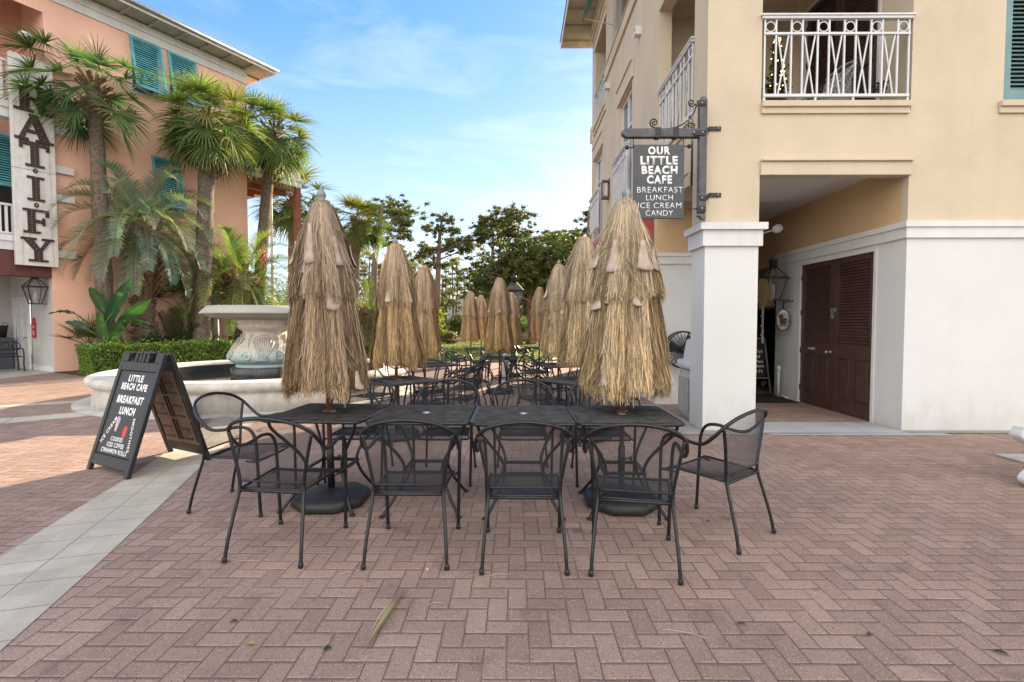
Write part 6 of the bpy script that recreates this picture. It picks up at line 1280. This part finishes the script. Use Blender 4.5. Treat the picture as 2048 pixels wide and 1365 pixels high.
# ------------------------------------------------------------------ trees beyond the lawn
def limb(mb, a, b, r0, r1, rg, bend=.12, n=6):
    a = Vector(a); b = Vector(b); d = (b-a).length; off = Vector((rg.gauss(0, bend), rg.gauss(0, bend), rg.gauss(0, bend*.5)+bend*.3))*d; pts = [a.lerp(b, k/n)+off*math.sin(math.pi*k/n) for k in range(n+1)]; mb.tube(pts, [r0+(r1-r0)*k/n for k in range(n+1)], 6)
CL = .30
def px_tree(name, label, cat, Y, trunk, blobs, n, size, tone, seed, r=.25, group=None, limbs=None, yspread=1.0, **kw):
    """trunk: list of (px,py); blobs: (px,py,rx,ry) in photo pixels at distance Y, given real depth"""
    rg = random.Random(seed); base = at(*trunk[0], Y); base = Vector((base.x, Y, 0)); t = thing(name, label, cat, base, 0, group); sc = Y/1000; mb = MB()
    tp = [at(px, py, Y)-base for px, py in trunk]; tp[0] = Vector((0, 0, -.05)); tp = [Vector((p.x, rg.uniform(-.3, .3)*(k > 0), p.z)) for k, p in enumerate(tp)]
    cp = crom(tp, 5); mb.tube(cp, [r*(1-.72*k/(len(cp)-1)) for k in range(len(cp))], 8); B = []
    for i, (px, py, rx, ry) in enumerate(blobs):
        c = at(px, py, Y)-base; c.y = rg.uniform(-1, 1)*yspread*max(.6, rx*sc*1.6); R_ = (rx*sc, max(rx, ry)*sc*.9, ry*sc)
        m_ = max(5, int(rx*ry/8))
        for q in range(m_):     # break each mass into uneven sub-clumps
            u = Vector((rg.gauss(0, .62), rg.gauss(0, .5), rg.gauss(0, .6))); k_ = rg.uniform(.5, 1.3)*CL*Y/45; B.append(((c.x+u.x*R_[0], c.y+u.y*R_[1], c.z+u.z*R_[2]), (k_, k_, k_*.6)))
        k = min(range(len(cp)), key=lambda j: abs(cp[j].z-(c.z-abs(c.x-cp[j].x)*.35-ry*sc*.4))); limb(mb, cp[k], c, r*.36*(1-.5*k/len(cp)), .02, rg)
        for q in range(5): limb(mb, cp[k].lerp(c, .6), Vector(B[-1-q % m_][0]), .035, .012, rg)
    obj('trunk', mb, M['bark'], t); cloud_obj('crown', seed, B, n, size, tone, t, **kw); return t
DK = (.115, .13, .05)
px_tree('leafy_pine', 'broad green pine with forked trunk beyond the palm with reddish trunk', 'tree', 42, [(742, 690), (746, 600), (752, 520), (758, 450), (764, 410)], [(770, 400, 42, 14), (795, 425, 28, 16), (735, 415, 26, 14), (812, 470, 14, 8), (785, 455, 26, 12), (765, 480, 22, 9), (700, 470, 22, 10), (724, 445, 18, 12), (808, 445, 14, 10)], 20000, .105, (.12, .15, .05), 71, .38)
px_tree('tall_pine', 'tall slim dark pine with flat layered crown in the gap between the umbrellas', 'tree', 45, [(873, 690), (875, 600), (877, 520), (880, 470), (884, 440)], [(890, 440, 22, 9), (872, 460, 24, 10), (905, 458, 14, 8), (850, 498, 20, 9), (912, 488, 28, 11), (940, 482, 20, 10), (886, 495, 18, 8), (838, 512, 9, 6), (930, 500, 16, 7), (880, 530, 20, 7), (858, 520, 10, 6)], 15000, .10, DK, 73, .33)
px_tree('tall_pine', 'dark pine with rounded crown left of the tallest pine', 'tree', 46, [(982, 690), (982, 600), (984, 540), (986, 490), (985, 450)], [(985, 438, 24, 11), (965, 452, 22, 10), (1000, 455, 18, 12), (975, 472, 24, 9), (960, 480, 10, 6), (998, 482, 14, 8)], 13000, .10, DK, 75, .3)
px_tree('tall_pine', 'tallest dark pine above the spreading oak', 'tree', 46, [(1016, 690), (1017, 600), (1018, 520), (1017, 460), (1018, 430)], [(1020, 424, 26, 11), (1040, 440, 20, 12), (1005, 440, 18, 10), (1030, 458, 24, 10), (1050, 465, 18, 9), (1012, 470, 16, 9), (1045, 482, 20, 8)], 14000, .10, DK, 77, .32)
px_tree('tall_pine', 'thin pine with sparse crown right of the spreading oak', 'tree', 44, [(1118, 690), (1116, 600), (1114, 520), (1112, 480)], [(1110, 468, 28, 10), (1135, 478, 20, 9), (1095, 478, 14, 8), (1150, 475, 12, 9), (1125, 495, 26, 9)], 9000, .10, DK, 79, .25)
px_tree('tall_pine', 'sparse pine showing past the far edge of the beige building', 'tree', 40, [(1172, 690), (1174, 560), (1176, 470), (1178, 420)], [(1178, 430, 10, 12), (1172, 455, 12, 10), (1184, 480, 16, 10), (1176, 500, 14, 8)], 3500, .10, DK, 81, .22)
px_tree('spreading_oak', 'big dark spreading oak with a low curved limb behind the right umbrellas', 'tree', 33, [(1062, 705), (1066, 660), (1060, 620), (1058, 570), (1062, 520)], [(1080, 500, 50, 26), (1030, 510, 40, 26), (1120, 510, 42, 30), (1150, 530, 30, 30), (1000, 545, 42, 26), (1050, 550, 56, 32), (1110, 560, 56, 34), (965, 565, 26, 20), (1160, 570, 26, 32), (990, 590, 34, 16), (1060, 590, 50, 20), (1110, 600, 50, 20), (1035, 560, 40, 26), (1080, 540, 50, 30), (1140, 600, 30, 30)], 60000, .105, (.098, .12, .045), 83, .42)
oak = next(o for o in C.objects if o.name.startswith('spreading_oak')); mb = MB(); O = oak.location
mb.tube(crom([at(1064, 668, 33)-O, at(1045, 675, 32.4)-O, at(1028, 666, 32)-O, at(1012, 655, 31.8)-O, at(1004, 640, 31.6)-O], 4), [.34-.012*k for k in range(17)], 8); rg = random.Random(2)
for k in range(16): limb(mb, at(1050+rg.uniform(-10, 30), 630, 33)-O, at(1020+k*6, 600+rg.uniform(-20, 15), 33+rg.uniform(-1, 1))-O, .07, .02, rg)
obj('limb', mb, M['bark'], oak)
# far row of slender pines: one tree and copies
fp0 = None
rg = random.Random(17)
for i in range(58):
    px = 660+i*9.6+rg.uniform(-6, 6); Y = rg.uniform(58, 78); ht = rg.uniform(7.5, 11.5); x = at(px, 640, Y).x
    if i < 4:
        t = thing('slender_pine', 'slender pine in the thin row of woods beyond the lawn', 'tree', (x, Y, 0), 0, 'slender pines beyond the lawn'); mb = MB(); mb.tube(crom([(0,0,0), (.1,0,3), (-.05,.1,6), (.05,0,9)], 4), [.13-.006*k for k in range(13)], 6); B = []
        for q in range(15): z = 3.4+q*.42+rg.uniform(-.2, .2); a = rg.uniform(0, 6.28); r_ = rg.uniform(.3, 1.2); B.append(((r_*math.cos(a), r_*math.sin(a), z), (rg.uniform(.4, .85), rg.uniform(.4, .85), rg.uniform(.2, .42)))); mb.tube([(0, 0, z-.35), (r_*math.cos(a), r_*math.sin(a), z)], .025, 5)
        obj('trunk', mb, M['bark'], t); cloud_obj('crown', 90+i, B, 2100, .12, (.14, .15, .05), t); fp0 = (fp0 or [])+[t]
    else:
        t = copy_tree(fp0[i % 4]); t.location = (x, Y, 0); t.rotation_euler = (0, 0, rg.uniform(0, 6.28))
    t.scale = (1, 1, ht/9.5)
o = cloud_obj('undergrowth', 101, [((at(px, 640, 62).x, 62+rg.uniform(-6, 8), rg.uniform(.4, 1.4)), (3.2, 2.5, rg.uniform(1.2, 3.0))) for px in range(560, 1420, 24)], 44000, .17, (.14, .17, .05)); tag(o, 'tangled undergrowth along the edge of the woods beyond the lawn', 'undergrowth', kind='stuff')
o = cloud_obj('woods', 103, [((at(px, 640, 95).x, 95+rg.uniform(-6, 8), rg.uniform(2, 5)), (6, 4, rg.uniform(3.0, 5.5))) for px in range(500, 1500, 24)], 40000, .34, (.12, .14, .065)); tag(o, 'far hazy woods that close the view beyond the lawn', 'woods', kind='stuff')
def bush(label, px, py, rx, ry, Y, n, size, tone, seed, name='bush'):
    c = at(px, py, Y); sc = Y/1000; t = thing(name, label, 'bush', (c.x, Y, 0)); rg = random.Random(seed); B = []; mb = MB()
    for k in range(9): u = (rg.uniform(-.75, .75)*rx*sc, rg.uniform(-.75, .75)*rx*sc, max(.15, c.z+rg.uniform(-.7, .7)*ry*sc)); B.append((u, (rx*sc*rg.uniform(.3, .55), rx*sc*.5, ry*sc*rg.uniform(.3, .55)))); limb(mb, (0, 0, 0), u, .03, .01, rg)
    obj('stem', mb, M['bark'], t); cloud_obj('foliage', seed, B, n, size, tone, t)
YG = (.22, .25, .04)
bush('bright yellow green bush left of the tall slim pine', 872, 655, 26, 34, 36, 3200, .11, YG, 201)
bush('bright yellow green bush behind the third left umbrella', 812, 640, 30, 34, 37, 3000, .11, YG, 202)
bush('yellow green bush behind the gap between the two nearest left umbrellas', 728, 638, 24, 32, 33, 3000, .10, YG, 203)
bush('dark green bush at the lawn edge under the tall slim pine', 868, 680, 13, 12, 34, 1500, .10, (.05, .085, .025), 204)
bush('brownish bush at the lawn edge right of the dark green bush', 897, 678, 20, 14, 34, 1800, .09, (.13, .11, .05), 205)
bush('mid green bush behind the small looking left umbrellas', 925, 655, 26, 26, 39, 2600, .12, (.11, .14, .04), 206)
bush('clipped round shrub in the gap right of the nearest left umbrella', 725, 702, 12, 13, 21, 1600, .05, (.07, .11, .03), 207, 'round_shrub')
bush('dull green bush behind the oak limb', 1040, 665, 28, 22, 40, 2400, .12, (.10, .14, .05), 208)
bush('sunlit shrub behind the lamp post', 1130, 660, 40, 34, 42, 2600, .13, (.14, .17, .045), 209)
bush('tall yellowish shrub between the fountain bowl and the nearest left umbrella', 560, 640, 36, 40, 30, 3000, .11, (.17, .19, .05), 210)
# white house among the far pines
wh = thing('white_house', 'pale white house half hidden by the slender pines', 'house', (at(935, 640, 70).x, 70, 0)); mb = MB(); wall_grid(mb, (-2.9, 0, 0), X3, Z3, [(1, 1, 1.8, 2.4), (3.6, 1, 4.4, 2.4)], (5.8, 3.6), .15, (0,-1,0)); wall_grid(mb, (-2.9, 6, 0), -Y3, Z3, [], (6, 3.6)); wall_grid(mb, (2.9, 0, 0), Y3, Z3, [], (6, 3.6)); mb.add([(-2.9, 0, 3.6), (2.9, 0, 3.6), (0, 0, 5.6)], [(0,1,2)]); obj('wall', mb, M['white_paint'], wh); mb = MB(); mb.quad((-3.3, -.4, 3.35), (0, -.4, 5.72), (0, 6.4, 5.72), (-3.3, 6.4, 3.35)); mb.quad((3.3, -.4, 3.35), (0, -.4, 5.72), (0, 6.4, 5.72), (3.3, 6.4, 3.35)); obj('roof', mb, M['roof'], wh); mb = MB()
for x in (-1.9, .7): mb.box((x, .1, 1), (x+.8, .12, 2.4))
obj('window', mb, M['glass'], wh)
# ------------------------------------------------------------------ things on the balcony
xt = thing('christmas_tree', 'slim christmas tree with warm lit lights on the white railed balcony', 'tree', (4.40, 8.6, 4.225)); rg = random.Random(5); B = [((.16*(1-z/1.95)*math.cos(z*9)*.5, .16*(1-z/1.95)*math.sin(z*9)*.5, z+.15), (.26*(1-z/2.0)+.03, .26*(1-z/2.0)+.03, .14)) for z in np.linspace(.15, 1.8, 14)]
cloud_obj('foliage', 301, B, 3500, .045, (.07, .085, .03), xt); mb = MB(); mb.tube([(0,0,0), (0,0,1.95)], [.03, .006], 6); obj('trunk', mb, M['bark'], xt)
t_ = NT('warm_fairy_light'); t_.b.inputs['Emission Color'].default_value = (1, .62, .25, 1); t_.b.inputs['Emission Strength'].default_value = 2; M['fairy'] = t_.m; mb = MB()
for k in range(80): z = rg.uniform(.1, 1.85); a = rg.uniform(0, 6.28); r_ = .27*(1-z/2.05)+.02; mb.lathe([(0, -.012), (.011, 0), (0, .012)], 6, Matrix.Translation((r_*math.cos(a), r_*math.sin(a), z+.12)), cap=False)
obj('fairy_light', mb, M['fairy'], xt)
wc = thing('wicker_chaise', 'grey white woven wicker seat on the white railed balcony', 'seat', (4.5, 7.8, 4.225), R(8)); mb = MB()
def weave(fn, nu, nv, r_=.011):
    for k in range(-nv, nu+1):
        a = [fn((k+q)/nu, q/nv) for q in range(nv+1) if 0 <= (k+q)/nu <= 1]; b = [fn(1-(k+q)/nu, q/nv) for q in range(nv+1) if 0 <= (k+q)/nu <= 1]
        for s_ in (a, b):
            if len(s_) > 1: mb.tube(s_, r_, 4)
weave(lambda u, v: (-.45+.9*u, -.30+.05*math.sin(u*3), .18+.30*v+.30*u*u), 14, 7); weave(lambda u, v: (.30+.22*v, -.30+.6*u, .45+.62*v), 12, 9); weave(lambda u, v: (-.45+.8*u, -.28+.56*v, .42), 14, 8)
mb.tube(crom([(-.9, -.3, .18), (-.45, -.3, .46), (0, -.3, .58), (.32, -.3, .85), (.5, -.28, 1.08), (.52, 0, 1.14), (.5, .28, 1.08)], 5), .02, 6); obj('weave', mb, mat('grey_wicker', (.36, .36, .37), .8, .15, 20), wc); mb = MB()
for x in (-.42, .34):
    for y in (-.28, .28): mb.tube([(x, y, 0), (x, y, .42)], .02, 6)
obj('leg', mb, M['white_paint'], wc)
wr = thing('small_plant', 'tiny dark sprig of a potted plant on the balcony beside the dark door', 'plant', (5.0, 6.98, 4.225)); cloud_obj('foliage', 305, [((0, 0, .42), (.07, .07, .08))], 120, .03, (.03, .05, .03), wr); mb = MB(); mb.lathe([(.05, 0), (.065, .10), (.058, .10)], 12); mb.tube([(0, 0, .1), (0, 0, .42)], .006, 5); obj('pot', mb, M['iron'], wr)
